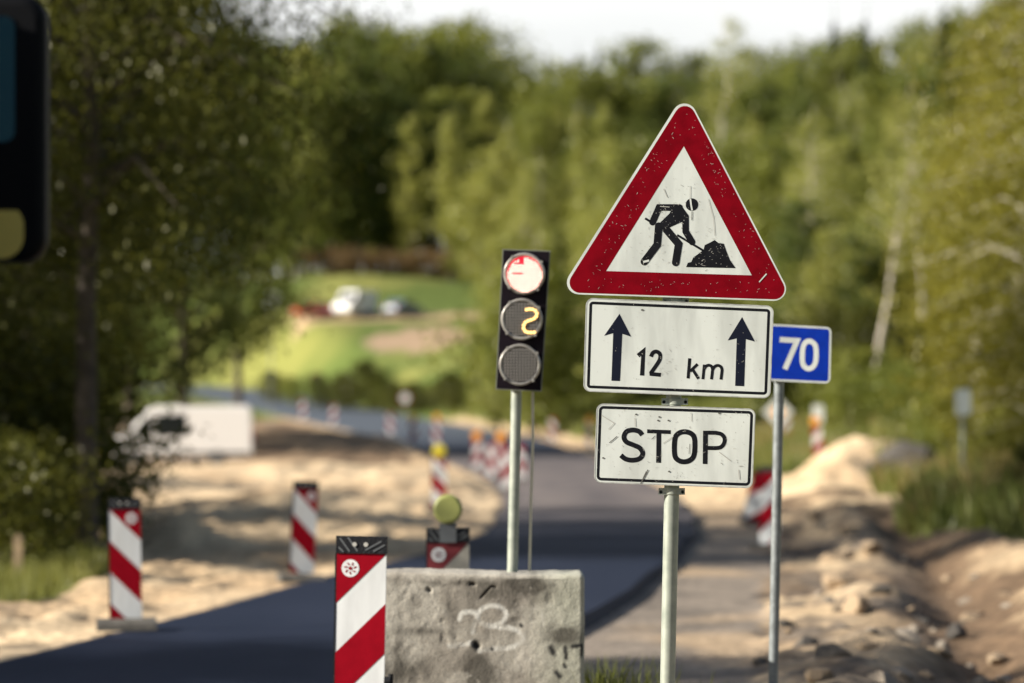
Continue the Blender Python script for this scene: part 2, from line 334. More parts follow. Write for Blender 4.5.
def ground_z(x, y, full=False):
    x = np.asarray(x, float); y = np.asarray(y, float)
    rd, rs, rw, rz, off, right, old, gL, gR, far, n1 = zones(x, y)
    z = base_z(x, y); b = np.zeros(x.shape)
    for cx, cy, rx, ry, h in MOUNDS: b += h * np.exp(-((x - cx) / rx) ** 2 - ((y - cy) / ry) ** 2)
    rough = np.where(old, .012, np.where(gL | gR, .10, .16)); rough = np.where(right & ~old & ~gR & (y < 85) & (y > 10), .13, rough)
    rough = np.where(right & (y > 112) & ~gR, .03, rough)
    b += rough * 2 * (fbm(x * 1.1, y * .45, 5) - .47) + np.where(old, 0, rough * 1.5) * (fbm(x * 4, y * 2.2, 4) - .44)
    td, _, _, _ = polydist(x, y, TRENCH)
    b += -.17 * np.exp(-(td / .36) ** 2) + .05 * np.exp(-((td - .8) / .35) ** 2)
    t = np.clip((off - .05) / .9, 0, 1); t = t * t * (3 - 2 * t)
    edge = np.where((rs < 0), .075, -.0)            # the left side is filled up flush with the mat, the right is an open step
    bl = b * t + edge * (1 - np.clip((off - .1) / 2.5, 0, 1))
    tz = np.clip((off - .3) / np.interp(y, [200, 270], [6, 8]), 0, 1); tz = tz * tz * (3 - 2 * tz)
    zz = rz * (1 - tz) + z * tz + bl
    zz = np.where(off < .02, rz - .02, zz)
    return zz
def gz(x, y): return float(ground_z(np.array([x]), np.array([y]))[0])

def grid_axis(lo, hi, fine_lo, fine_hi, step, grow, mx_):
    a = list(np.arange(fine_lo, fine_hi, step)); s = step; v = a[-1]
    while v < hi: s = min(s * grow, mx_); v += s; a.append(v)
    s = step; v = a[0]; pre = []
    while v > lo: s = min(s * grow, mx_); v -= s; pre.append(v)
    return np.array(pre[::-1] + a)
gxa = grid_axis(-2500, 2500, -5.5, 7.5, .10, 1.045, 220)
gya = np.array(list(grid_axis(-1200, 14, 14, 14.3, .3, 1.2, 150))[:-2] + list(np.arange(14, 30, .16)))
v = gya[-1]; s_ = .16; ext = []
while v < 3400: s_ = min(s_ * 1.013 if v < 420 else s_ * 1.1, 3.0 if v < 420 else 200); v += s_; ext.append(v)
gya = np.array(list(gya) + ext)
gya = np.unique(gya)
GX, GY = np.meshgrid(gxa, gya)
fx, fy = GX.ravel(), GY.ravel()
GZ = ground_z(fx, fy)
nx, ny = len(gxa), len(gya)
me = bpy.data.meshes.new('ground'); 
idx = np.arange(nx * ny).reshape(ny, nx)
quads = np.stack([idx[:-1, :-1], idx[:-1, 1:], idx[1:, 1:], idx[1:, :-1]], -1).reshape(-1, 4)
me.vertices.add(nx * ny); me.vertices.foreach_set('co', np.stack([fx, fy, GZ], -1).astype(np.float32).ravel())
me.loops.add(quads.size); me.loops.foreach_set('vertex_index', quads.ravel().astype(np.int32))
me.polygons.add(len(quads)); me.polygons.foreach_set('loop_start', np.arange(0, quads.size, 4, dtype=np.int32)); me.polygons.foreach_set('loop_total', np.full(len(quads), 4, np.int32))
me.polygons.foreach_set('use_smooth', np.ones(len(quads), bool)); me.update(); me.validate()
rd, rs, rw, rz, off, right, old, gL, gR, far, n1 = zones(fx, fy)
col = np.zeros((len(fx), 3)); 
f1 = fbm(fx * .8, fy * .3, 4); f2 = fbm(fx * 3.1 + 9, fy * 1.4, 4); f3 = fbm(fx * .12, fy * .06, 4)
sand = np.array([.62, .48, .31]); sand2 = np.array([.50, .365, .225]); soil = np.array([.17, .115, .072]); oldc = np.array([.235, .20, .165]); oldc2 = np.array([.15, .13, .11])
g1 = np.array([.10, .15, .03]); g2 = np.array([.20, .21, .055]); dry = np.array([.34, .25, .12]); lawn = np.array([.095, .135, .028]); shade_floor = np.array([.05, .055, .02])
def mixc(a, b, t): return a * (1 - t[:, None]) + b * t[:, None]
sm = lambda v, a, b: np.clip((v - a) / (b - a), 0, 1)
cs = mixc(np.tile(sand, (len(fx), 1)), sand2, sm(f1, .38, .62)); cs = mixc(cs, np.tile(soil, (len(fx), 1)), sm(f2 + .4 * (f1 - .47), .60, .72) * .5)
debris = right & ~old & ~gR & (fy < 85) & (fy > 8)
td = polydist(fx, fy, TRENCH)[0]
lowp = sm(-(GZ + .06), -.02, .10)
cdeb = mixc(cs * np.where(td > .9, .86, .7)[:, None], np.tile(soil * .75, (len(fx), 1)), np.clip(sm(f1 * .6 + f2 * .5, .45, .56) * .88 + np.exp(-(td / .5) ** 2) * .95 + lowp * .4, 0, 1))
side = sm(np.interp(fy, [p_[1] for p_ in TRENCH], [p_[0] for p_ in TRENCH]) - fx, .1, .7) * (1 - sm(fy, 46, 66))
cdeb = mixc(cdeb, np.tile(np.array([.15, .125, .10]), (len(fx), 1)), side * np.clip(.45 + 3.0 * (f2 - .45), .15, .95)); f4 = fbm(fx * 9, fy * 5, 3); cdeb = cdeb * (.72 + .6 * f4)[:, None]
cold = mixc(np.tile(oldc, (len(fx), 1)), oldc2, sm(f2, .40, .62)); cold = mixc(cold, np.tile(sand2, (len(fx), 1)), np.clip(sm(fbm(fx * .5 + 3, fy * .25, 4), .50, .64) * .6 + sm(fy, 58, 84) * .8, 0, 1))
cg = mixc(np.tile(g1, (len(fx), 1)), g2, sm(f1, .35, .6)); cg = mixc(cg, np.tile(dry, (len(fx), 1)), sm(f3 + .3 * f2, .58, .75) * .7)
col = cs.copy(); col[debris] = cdeb[debris]; col[old] = cold[old]
m = gL | gR; col[m] = cg[m]
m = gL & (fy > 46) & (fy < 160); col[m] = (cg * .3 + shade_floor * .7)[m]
shoulder = right & ~gR & (fy > 82); col[shoulder] = (cs * .9 + sand * .15)[shoulder]
m = (rs < 0) & (fy > 150) & (fy < 260) & (off < 14) & (off > 0); col[m] = mixc(np.tile(soil, (len(fx), 1)), np.tile(sand2, (len(fx), 1)), sm(f1, .45, .62) * .3)[m]
cgf = mixc(np.tile(g1, (len(fx), 1)), g2, sm(f1 * .4 + f3 * .7, .4, .62)); m = (fy > 262) | ((rs > 0) & (fy > 200) & (off > 3)); col[m] = cgf[m]
ixx = CX + F * fx / np.maximum(fy, 1)
cl2 = mixc(np.tile(lawn, (len(fx), 1)), g2, sm(f3, .42, .6)); m = (fy > 300) & (fy < 408) & (ixx < 520); col[m] = cl2[m]
m = (np.abs(fy - 362 - 2 * (f3 - .5)) < 3.2) & (ixx < 600) & (ixx > 292); col[m] = (sand2 * .8)
m = (np.hypot((ixx - 425) / 60, (fy - 343) / 8) < 1) ; col[m] = np.array([.33, .24, .16])
m = (off > 0) & (off < 1.6 + n1 * 2) & (fy > 150) & (fy < 265); col[m] = sand2 * .95
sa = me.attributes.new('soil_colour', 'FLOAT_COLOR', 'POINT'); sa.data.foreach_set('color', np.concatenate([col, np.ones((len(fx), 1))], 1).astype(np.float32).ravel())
gm = bpy.data.materials.new('ground'); gm.use_nodes = True; t = gm.node_tree; p = t.nodes['Principled BSDF']; p.inputs['Roughness'].default_value = .95; p.inputs['Specular IOR Level'].default_value = .2
at = t.nodes.new('ShaderNodeAttribute'); at.attribute_name = 'soil_colour'; tcn = t.nodes.new('ShaderNodeTexCoord')
nz = t.nodes.new('ShaderNodeTexNoise'); nz.inputs['Scale'].default_value = 9; nz.inputs['Detail'].default_value = 8; t.links.new(tcn.outputs['Object'], nz.inputs['Vector'])
mr = t.nodes.new('ShaderNodeMapRange'); mr.inputs[1].default_value = .3; mr.inputs[2].default_value = .7; mr.inputs[3].default_value = .68; mr.inputs[4].default_value = 1.25; t.links.new(nz.outputs[0], mr.inputs[0])
mm = t.nodes.new('ShaderNodeMix'); mm.data_type = 'RGBA'; mm.blend_type = 'MULTIPLY'; mm.inputs[0].default_value = 1; t.links.new(at.outputs['Color'], mm.inputs[6]); t.links.new(mr.outputs[0], mm.inputs[7]); t.links.new(mm.outputs[2], p.inputs['Base Color'])
bm_ = t.nodes.new('ShaderNodeBump'); bm_.inputs['Strength'].default_value = .6; bm_.inputs['Distance'].default_value = .05; t.links.new(nz.outputs[0], bm_.inputs['Height']); t.links.new(bm_.outputs[0], p.inputs['Normal'])
me.materials.append(gm); go = bpy.data.objects.new('ground', me); C.objects.link(go); tag(go, 'bare sandy roadworks ground with ruts, old milled surface and grass slopes', kind='structure')

# new asphalt mat
am = bpy.data.materials.new('asphalt'); am.use_nodes = True; t = am.node_tree; p = t.nodes['Principled BSDF']; p.inputs['Roughness'].default_value = .75; p.inputs['Specular IOR Level'].default_value = .10
tcn = t.nodes.new('ShaderNodeTexCoord'); nz = t.nodes.new('ShaderNodeTexNoise'); nz.inputs['Scale'].default_value = 60; nz.inputs['Detail'].default_value = 4; t.links.new(tcn.outputs['Object'], nz.inputs['Vector'])
nb = t.nodes.new('ShaderNodeTexNoise'); nb.inputs['Scale'].default_value = .35; nb.inputs['Detail'].default_value = 5
mpp = t.nodes.new('ShaderNodeMapping'); mpp.inputs['Scale'].default_value = (2.2, .5, 1); t.links.new(tcn.outputs['Object'], mpp.inputs[0]); t.links.new(mpp.outputs[0], nb.inputs['Vector'])
ra = t.nodes.new('ShaderNodeMix'); ra.data_type = 'RGBA'; ra.inputs[6].default_value = (.009, .015, .033, 1); ra.inputs[7].default_value = (.020, .027, .050, 1)
av = t.nodes.new('ShaderNodeMath'); av.operation = 'ADD'; t.links.new(nz.outputs[0], av.inputs[0]); t.links.new(nb.outputs[0], av.inputs[1])
mr = t.nodes.new('ShaderNodeMapRange'); mr.inputs[1].default_value = .75; mr.inputs[2].default_value = 1.3; t.links.new(av.outputs[0], mr.inputs[0]); t.links.new(mr.outputs[0], ra.inputs[0]); 
sxx = t.nodes.new('ShaderNodeSeparateXYZ'); t.links.new(tcn.outputs['Object'], sxx.inputs[0]); du = t.nodes.new('ShaderNodeFloatCurve'); dm = t.nodes.new('ShaderNodeMapRange'); dm.inputs[1].default_value = 0; dm.inputs[2].default_value = 300
t.links.new(sxx.outputs[1], dm.inputs[0]); t.links.new(dm.outputs[0], du.inputs['Value']); cv = du.mapping.curves[0]; cv.points[0].location = (0, 0); cv.points[1].location = (1, 0)
for q_ in ((.17, .02), (.27, .85), (.5, .8), (.63, .05)): cv.points.new(*q_)
du.mapping.update()
dn = t.nodes.new('ShaderNodeMath'); dn.operation = 'MULTIPLY'; t.links.new(du.outputs[0], dn.inputs[0]); t.links.new(nb.outputs[0], dn.inputs[1])
dx_ = t.nodes.new('ShaderNodeMix'); dx_.data_type = 'RGBA'; dx_.inputs[7].default_value = (.30, .255, .225, 1); t.links.new(dn.outputs[0], dx_.inputs[0]); t.links.new(ra.outputs[2], dx_.inputs[6]); fr_ = t.nodes.new('ShaderNodeMapRange'); fr_.inputs[1].default_value = 175; fr_.inputs[2].default_value = 225; t.links.new(sxx.outputs[1], fr_.inputs[0]); fx_ = t.nodes.new('ShaderNodeMix'); fx_.data_type = 'RGBA'; fx_.inputs[7].default_value = (.088, .105, .132, 1)  # far stretch: bluish sky sheen painted into the base colour
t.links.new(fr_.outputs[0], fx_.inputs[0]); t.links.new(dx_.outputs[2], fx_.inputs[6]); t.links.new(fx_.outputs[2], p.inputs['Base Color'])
bm_ = t.nodes.new('ShaderNodeBump'); bm_.inputs['Strength'].default_value = .5; bm_.inputs['Distance'].default_value = .008; t.links.new(nz.outputs[0], bm_.inputs['Height']); t.links.new(bm_.outputs[0], p.inputs['Normal'])
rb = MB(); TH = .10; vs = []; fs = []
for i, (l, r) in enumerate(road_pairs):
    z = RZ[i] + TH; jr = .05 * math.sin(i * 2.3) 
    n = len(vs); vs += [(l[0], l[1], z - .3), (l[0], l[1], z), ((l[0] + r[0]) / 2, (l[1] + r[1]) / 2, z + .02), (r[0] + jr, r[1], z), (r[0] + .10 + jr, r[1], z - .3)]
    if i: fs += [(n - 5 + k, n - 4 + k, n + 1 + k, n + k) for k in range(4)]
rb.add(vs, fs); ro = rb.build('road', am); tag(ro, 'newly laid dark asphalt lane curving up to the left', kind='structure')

# ------------------------------------------------------------------ triangular roadworks sign with two plates on one post
SD = 16.0
def c2(ox, oy, s, d=SD):
    def f(*pts):
        o = []
        for (x, y) in pts: q = im(ox + x / s, oy + y / s, d); o.append((q[0], q[2]))
        return o if len(o) > 1 else o[0]
    return f
px = SD / F                                          # metres per pixel at the signs
pa = im(677, 270, SD); pb = im(663.5, 805, SD); base = (pb[0], SD + .06, 0)
base = (base[0], base[1], gz(base[0], base[1]))
rs_ = thing('roadworks_sign', 'scratched red-bordered triangle with a digging worker, over 12 km and STOP plates on one post', 'road sign', base)
mb = MB(base); mb.tube((pa[0], SD + .05, pa[2]), (pb[0], SD + .05, base[2] - .3), .0315, n=32); mb.build('post', M['galv'], rs_)
K1 = c2(560, 90, 3.254)
def isect(a, b, c, d):
    a, b, c, d = map(Vector, (a, b, c, d)); r = b - a; s = d - c; t = ((c - a).x * s.y - (c - a).y * s.x) / (r.x * s.y - r.y * s.x); return tuple(a + r * t)
La, Lb, Ra, Rb, Ba, Bb = K1((28, 606), (373, 60), (437, 60), (738, 642), (32, 664), (724, 687))
tri = [isect(La, Lb, Ra, Rb), isect(Ra, Rb, Ba, Bb), isect(La, Lb, Ba, Bb)]
def scratches(mb, poly, n, y, mis, lmin, lmax, wmax, sd=1, mark=None):
    r = random.Random(sd); xs = [p[0] for p in poly]; zs = [p[1] for p in poly]; k = 0
    def inside(x, z):
        c = False
        for i in range(len(poly)):
            a, b = poly[i - 1], poly[i]
            if (a[1] > z) != (b[1] > z) and x < (b[0] - a[0]) * (z - a[1]) / (b[1] - a[1]) + a[0]: c = not c
        return c
    while k < n:
        x = r.uniform(min(xs), max(xs)); z = r.uniform(min(zs), max(zs)); a = r.uniform(0, math.pi); L = r.uniform(lmin, lmax) * r.random() + lmin
        x2, z2 = x + L * math.cos(a), z + L * math.sin(a)
        if not (inside(x, z) and inside(x2, z2)): continue
        bend = r.uniform(-.3, .3) * L; q = ((x + x2) / 2 - math.sin(a) * bend, (z + z2) / 2 + math.cos(a) * bend)
        mb.stroke([(x, z), q, (x2, z2)], r.uniform(.25, 1) * wmax, y - k * 1e-6, mis(r) if callable(mis) else mis); k += 1
mb = MB(base); mb.prism(round_poly(tri, .050), SD, SD + .022, 0)
ins = [4.0 * px * .9, 3.2 * px, 6.2 * px * .75]
# edges: tri[0]->tri[1] right, tri[1]->tri[2] bottom, tri[2]->tri[0] left
red_o = inset(tri, [1.6 * px, 1.5 * px, 2.6 * px]); red_i = K1((403, 183), (624, 603), (150, 589))
W = K1((403, 183), (624, 603), (150, 589))
mb.flat(round_poly(tri, .050), SD - .00026, 1)
rro = round_poly(red_o, .043, 7); n_ = len(rro) // 3
# red border: ring split so that the inner corners stay sharp
inn = [W[0]] * n_ + [W[1]] * n_ + [W[2]] * n_
mb.add([(p[0], SD - .00053, p[1]) for p in rro] + [(p[0], SD - .00053, p[1]) for p in W],
       [(i, i + 1, 3 * n_ + k) for k in range(3) for i in range(k * n_, k * n_ + n_ - 1)] + [(k * n_ + n_ - 1, ((k + 1) * n_) % (3 * n_), 3 * n_ + (k + 1) % 3, 3 * n_ + k) for k in range(3)], 2)
mbt = mb
K = c2(630, 180, 6.833); s1 = 1 / 6.833 * px
mb = MB(base); Y = SD - .00079
def pst(pts, w_, yo, cap=True, mi=0): mb.stroke(K(*pts), w_ * s1, Y - yo * .22, mi, cap=cap)
pst([(338, 188), (198, 188), (154, 288)], 46, 0)
mb.flat(K((196, 300), (270, 228), (300, 170), (345, 166), (402, 245), (398, 268), (357, 285), (275, 322), (228, 350), (172, 318)), Y - .00007)
pst([(379, 250), (380, 352), (424, 424)], 45, .0006)
pst([(196, 315), (186, 442), (98, 558)], 52, .0009); pst([(236, 325), (332, 438), (312, 564)], 52, .0012)
pst([(103, 262), (140, 285)], 15, .0015, False); pst([(322, 376), (520, 494)], 15, .0015, False)
mb.flat(K(*[(423 + 43 * math.cos(a * math.pi / 16), 168 + 43 * math.sin(a * math.pi / 16)) for a in range(32)]), Y)
mb.flat(K((383, 595), (395, 566), (418, 560), (432, 530), (466, 505), (503, 476), (510, 445), (545, 428), (578, 410), (604, 430), (641, 435), (660, 490), (682, 545), (722, 602)), Y - .00007)
mb.build('worker_pictogram', M['sign_black'], rs_)
mb = MB(base); Y2 = SD - .00136
W2 = K1((403, 215), (600, 594), (175, 580)); scratches(mb, W2, 150, Y2, lambda r: 0 if r.random() < .2 else 1, .002, .016, .0018, 3)
redp = [K1((50, 625), (380, 75), (398, 150), (135, 595)), K1((385, 70), (430, 70), (725, 640), (650, 600)), K1((60, 610), (640, 620), (710, 668), (70, 650))]
for i, q in enumerate(redp): scratches(mb, q, [60, 60, 45][i], Y2, 2, .002, .012, .0022, 10 + i)
K_ = c2(630, 180, 6.833)
mb.stroke(K_((412, 128), (417, 170), (424, 208)), 11 * s1, Y2 - .00022, 3); mb.stroke(K_((535, 130), (570, 260), (580, 380)), 4 * s1, Y2 - .00022, 1); mb.stroke(K_((412, 40), (410, 130)), 4 * s1, Y2 - .00022, 1)
mb.stroke(K_((424, 215), (422, 275)), 5 * s1, Y2 - .00022, 0); mb.stroke(K_((90, 560), (130, 550)), 14 * s1, Y2 - .00022, 3); mb.stroke(K_((205, 180), (270, 185)), 5 * s1, Y2 - .00022, 1)
mb.stroke(K_((230, 60), (255, 120)), 5 * s1, Y2 - .00022, 1)
heap = K_((520, 460), (600, 440), (640, 450), (690, 580), (450, 580)); scratches(mb, heap, 18, Y2 - .00033, 1, .002, .006, .0022, 21)
body = K_((200, 200), (340, 190), (390, 260), (200, 320)); scratches(mb, body, 14, Y2 - .00033, 1, .002, .006, .0016, 22)
mb.stroke(K1((648, 625), (672, 598)), 4 / 3.254 * px, Y2 - .00044, 3)
PLM = [M['edge'], M['sign_white'], M['sign_red'], M['scratch_dark'], M['scratch_grey'], M['scratch_pale'], M['sign_white']]
mbt.absorb(mb, 3).build('triangle_plate', PLM, rs_)
PLM2 = [M['edge'], M['sign_white'], M['sign_black'], M['scratch_dark'], M['scratch_grey']]

def plate(name, corners, r, ins_o, ins_w, nscr, seed):
    mb = MB(base); mb.prism(round_poly(corners, r), SD, SD + .022, 0); mb.flat(round_poly(inset(corners, .0012), r), SD - .00026, 1)
    a = inset(corners, ins_o); b = inset(corners, ins_o + ins_w)
    mb.ring(round_poly(a, max(.004, r - ins_o)), round_poly(b, max(.003, r - ins_o - ins_w)), SD - .00053, 2)
    # raised folded lip round the plate
    mb.ring(round_poly(corners, r), round_poly(inset(corners, .004), r - .004), SD - .00088, 0)
    return mb
K2 = c2(570, 280, 3.104)
c12 = K2((50, 55), (633, 80), (622, 368), (41, 346)); mb = plate('p', c12, .030, 3.5 * px, 2.8 * px, 0, 0)
mbt = mb
LW = 1.22; ka = c2(580, 290, 6.208); kb = c2(680, 290, 6.208); s2 = px / 6.208
mb = MB(base); Y = SD - .00079
mb.flat(ka((245, 148), (318, 290), (262, 272), (248, 565), (195, 563), (206, 268), (150, 284)), Y); mb.build('arrow', M['sign_navy'], rs_); mb = MB(base); mb.flat(kb((385, 168), (465, 320), (408, 305), (398, 597), (342, 595), (352, 300), (296, 313)), Y)
mb.build('arrow', M['sign_navy'], rs_)
def glyph(name, *st, b=None, m='sign_black', par=None):
    mb = MB(b or base)
    for k, q in enumerate(st):
        if len(q) == 1: mb.flat(q[0], Y)
        else: mb.stroke(q[0], q[1] * LW, Y - .00007 * k, closed=len(q) > 2)
    mb.build(name, M[m], par or rs_)
glyph('digit', (ka((360, 408), (393, 380), (385, 531)), 22 * s2))
glyph('digit', (crom(ka((440, 414), (452, 390), (474, 382), (495, 396), (497, 424), (482, 455), (442, 512)), 5) + ka((443, 521), (502, 527)), 20 * s2))
glyph('letter', (kb((60, 424), (50, 549)), 16 * s2), (kb((109, 460), (62, 505)), 15 * s2), (kb((76, 490), (115, 551)), 15 * s2))
glyph('letter', (kb((151, 463), (142, 554)), 15 * s2), (crom(kb((150, 492), (160, 474), (178, 467), (196, 475), (202, 495)), 4) + [kb((195, 555))], 15 * s2), (crom(kb((203, 494), (214, 476), (234, 468), (254, 477), (261, 497)), 4) + [kb((254, 556))], 15 * s2))
mb = MB(base); scratches(mb, inset(c12, .01), 130, SD - .00132, lambda r: 0 if r.random() < .12 else 1, .002, .010, .0014, 31)
smud = ka((500, 340), (620, 330), (600, 520), (480, 560)); scratches(mb, smud, 26, SD - .00141, 1, .003, .018, .0022, 32); scratches(mb, ka((340, 360), (430, 350), (420, 470), (340, 480)), 8, SD - .00150, 1, .003, .010, .002, 33)
mb.flat(ka(*[(387 + 9 * math.cos(a * .785), 124 + 6 * math.sin(a * .785)) for a in range(8)]), SD - .00154, 0)
mbt.absorb(mb, 3).build('distance_plate', PLM2, rs_)
K3 = c2(590, 395, 5.689); s3 = px / 5.689; LW = 1.16
cst = K3((38, 47), (943, 78), (925, 532), (22, 499)); mb = plate('s', cst, .030, 14 * s3, 16 * s3, 0, 0)
mbt = mb
glyph('letter', (crom(K3((297, 228), (280, 208), (245, 199), (208, 208), (193, 238), (206, 266), (243, 283), (282, 301), (300, 332), (283, 361), (243, 371), (203, 364), (175, 343)), 5), 24 * s3))
glyph('letter', (K3((325, 195), (459, 200), (459, 222), (405, 220), (404, 386), (376, 385), (378, 219), (325, 217)),))
glyph('letter', (crom(K3((538, 209), (576, 220), (595, 252), (593, 335), (572, 369), (534, 380), (498, 368), (481, 335), (483, 250), (503, 219)), 6, True), 25 * s3, 1))
mb = MB(base); mb.flat(K3((643, 203), (671, 203), (668, 393), (641, 392)), Y)
mb.stroke([K3((671, 214))] + crom(K3((715, 215), (747, 223), (765, 246), (762, 276), (743, 297), (713, 302)), 5) + [K3((669, 301))], 23 * s3, Y - .00007); mb.build('letter', M['sign_black'], rs_)
mb = MB(base); scratches(mb, inset(cst, .006), 200, SD - .00132, lambda r: 0 if r.random() < .25 else 1, .002, .012, .0015, 41)
for q in [((65, 115), (138, 160)), ((138, 160), (105, 195)), ((110, 272), (155, 235)), ((415, 275), (475, 235)), ((320, 435), (290, 500)), ((800, 375), (735, 325)), ((845, 405), (868, 403)), ((845, 425), (850, 480)), ((568, 278), (563, 335)), ((255, 130), (258, 180)), ((372, 232), (350, 252)), ((575, 100), (578, 150))]:
    mb.stroke(K3(*q), random.uniform(3, 6) * s3, SD - .00165, 0 if q[0][0] in (320, 110, 568, 372) else 1)
mb.stroke(K3((330, 425), (288, 505)), 6 * s3, SD - .00172, 0)
for q in [(263, 110), (395, 125), (388, 145), (447, 145), (735, 103), (540, 205), (75, 358), (450, 435)]:
    mb.flat(K3(*[(q[0] + 7 * math.cos(a * .785), q[1] + 5 * math.sin(a * .785)) for a in range(8)]), SD - .00176, 0)
scratches(mb, K3((470, 440), (550, 440), (550, 475), (480, 475)), 12, SD - .00187, 0, .002, .008, .0014, 44)
mbt.absorb(mb, 3).build('stop_plate', PLM2, rs_)
for (x, y) in ((676, 301), (675, 402), (672, 492)):
    q = im(x, y, SD); mb = MB(base); mb.box(q[0] - .055, q[0] + .055, SD + .022, SD + .034, q[2] - .012, q[2] + .016)
    mb.tube((q[0], SD + .05, q[2] - .01), (q[0], SD + .05, q[2] + .014), .036, n=24)
    for sx_ in (-.045, .045): mb.tube((q[0] + sx_, SD + .022, q[2]), (q[0] + sx_, SD + .06, q[2]), .007, n=8)
    mb.build('clamp', M['galv'], rs_)

# ------------------------------------------------------------------ blue 70 sign
BD = 20.0; K4 = c2(760, 230, 2.53, BD); s4 = BD / F / 2.53
pt = im(779.6, 384, BD); pb = im(771.5, 730, BD); bb = (pb[0], BD + .045, gz(pb[0], BD))
bs = thing('speed_sign', 'small blue rectangular sign reading 70 in white on a thin grey post', 'road sign', bb)
mb = MB(bb); top = im(780.5, 340, BD); mb.tube((top[0], BD + .045, top[2]), (pb[0], BD + .045, bb[2] - .3), .0255, n=24); mb.build('post', M['galv_blue'], bs)
c7 = K4((22, 237), (181, 246), (178, 389), (18, 381)); mb = MB(bb); mb.prism(round_poly(c7, .028), BD, BD + .02, 0); mb.flat(round_poly(inset(c7, .001), .028), BD - .00026, 1)
mb.flat(round_poly(inset(c7, 5.0 * s4), .016), BD - .00053, 2); mb.build('plate', [M['edge'], M['sign_white'], M['sign_blue']], bs)
Y = BD - .00079
glyph('digit', (K4((50, 277), (94, 280), (63, 352)), 11.5 * s4), b=bb, m='sign_white', par=bs)
glyph('digit', (crom(K4((125, 281), (138, 289), (142, 304), (141, 331), (135, 345), (123, 351), (111, 344), (107, 329), (108, 302), (113, 287)), 5, True), 11 * s4, 1), b=bb, m='sign_white', par=bs)
for zz in (345, 376):
    q = im(780.2, zz, BD); mb = MB(bb); mb.tube((q[0], BD + .045, q[2] - .012), (q[0], BD + .045, q[2] + .012), .031, n=20); mb.box(q[0] - .04, q[0] + .04, BD + .02, BD + .03, q[2] - .01, q[2] + .01); mb.build('clamp', M['galv'], bs)

# ------------------------------------------------------------------ concrete block
KF = 19.3; bx0, bx1 = (346 - CX) * KF / F, (584.5 - CX) * KF / F
ztop = H + (HY - 573.5) * KF / F; zb = min(gz(bx0, KF), gz(bx1, KF)) - .03; kd = .58
kb_ = ((bx0 + bx1) / 2, KF + kd / 2, zb)
def gpath(*p): return [((CX_[0] - CX) * KF / F, H + (HY - CX_[1]) * KF / F) for CX_ in [(380 + a / 4.655, 540 + b / 4.655) for a, b in p]]
def segd(x, z, P):
    best = np.full(x.shape, 1e9)
    for (ax, az), (bx, bz) in zip(P[:-1], P[1:]):
        dx, dz = bx - ax, bz - az; t = np.clip(((x - ax) * dx + (z - az) * dz) / (dx * dx + dz * dz + 1e-12), 0, 1); best = np.minimum(best, np.hypot(x - ax - t * dx, z - az - t * dz))
    return best
def face_grid(o, u, v, nu, nv):
    A, B = np.meshgrid(np.linspace(0, 1, nu), np.linspace(0, 1, nv)); P = np.array(o)[None, :] + A.ravel()[:, None] * np.array(u) + B.ravel()[:, None] * np.array(v)
    id_ = np.arange(nu * nv).reshape(nv, nu); q = np.stack([id_[:-1, :-1], id_[:-1, 1:], id_[1:, 1:], id_[1:, :-1]], -1).reshape(-1, 4); return P, q
Wd, Hd = bx1 - bx0, ztop - zb
parts = [((bx0, KF, zb), (Wd, 0, 0), (0, 0, Hd), 230, 170), ((bx1, KF, zb), (0, kd, 0), (0, 0, Hd), 60, 90), ((bx0, KF + kd, zb), (0, -kd, 0), (0, 0, Hd), 60, 90),
         ((bx0, KF, ztop), (Wd, 0, 0), (0, kd, 0), 230, 60), ((bx1, KF + kd, zb), (-Wd, 0, 0), (0, 0, Hd), 60, 60)]
PV = []; PF = []; n0 = 0
for o, u, v_, a, b in parts: P, q = face_grid(o, u, v_, a, b); PV.append(P); PF.append(q + n0); n0 += len(P)
PV = np.concatenate(PV); PF = np.concatenate(PF)
cen = np.array([kb_[0], kb_[1], zb + Hd / 2]); half = np.array([Wd / 2, kd / 2, Hd / 2])
Q = PV - cen; rr = .018 + .016 * fbm(PV[:, 0] * 9 + PV[:, 1] * 4, PV[:, 2] * 9, 3)
inner = np.clip(Q, -(half - rr[:, None]), half - rr[:, None]); dv = Q - inner; ln = np.linalg.norm(dv, axis=1, keepdims=True); Q = np.where(ln > 1e-9, inner + dv / np.maximum(ln, 1e-9) * rr[:, None], Q)
hn = fbm(PV[:, 0] * 30 + PV[:, 1] * 21, PV[:, 2] * 30 + PV[:, 1] * 13, 4); pits = np.clip((fbm(PV[:, 0] * 22 + 7 + PV[:, 1] * 9, PV[:, 2] * 22, 2) - .56) / .1, 0, 1)
dirn = dv / np.maximum(ln, 1e-9); Q = Q + dirn * ((hn - .47) * .005 - pits * .002)[:, None]
bigc = gpath((225, 230), (232, 236)), gpath((425, 205), (440, 207)), gpath((440, 485), (455, 495)), gpath((470, 270), (520, 215), (540, 220))
front = np.abs(PV[:, 1] - KF) < 1e-6
chip = np.zeros(len(PV))
for g, rad in zip(bigc, (.011, .008, .014, .004)): chip = np.maximum(chip, np.clip(1.3 - segd(PV[:, 0], PV[:, 2], g) / rad, 0, 1))
Q[:, 1] += np.where(front, chip * .012, 0)
Q[:, 2] += np.where(np.abs(PV[:, 2] - ztop) < .02, -.006 * np.sin(PV[:, 0] * 5 + 1) + .008 * (fbm(PV[:, 0] * 14, PV[:, 1] * 14, 3) - .5), 0)
PX, PZ = PV[:, 0], PV[:, 2]; jit = (fbm(PX * 60, PZ * 60, 3) - .47)
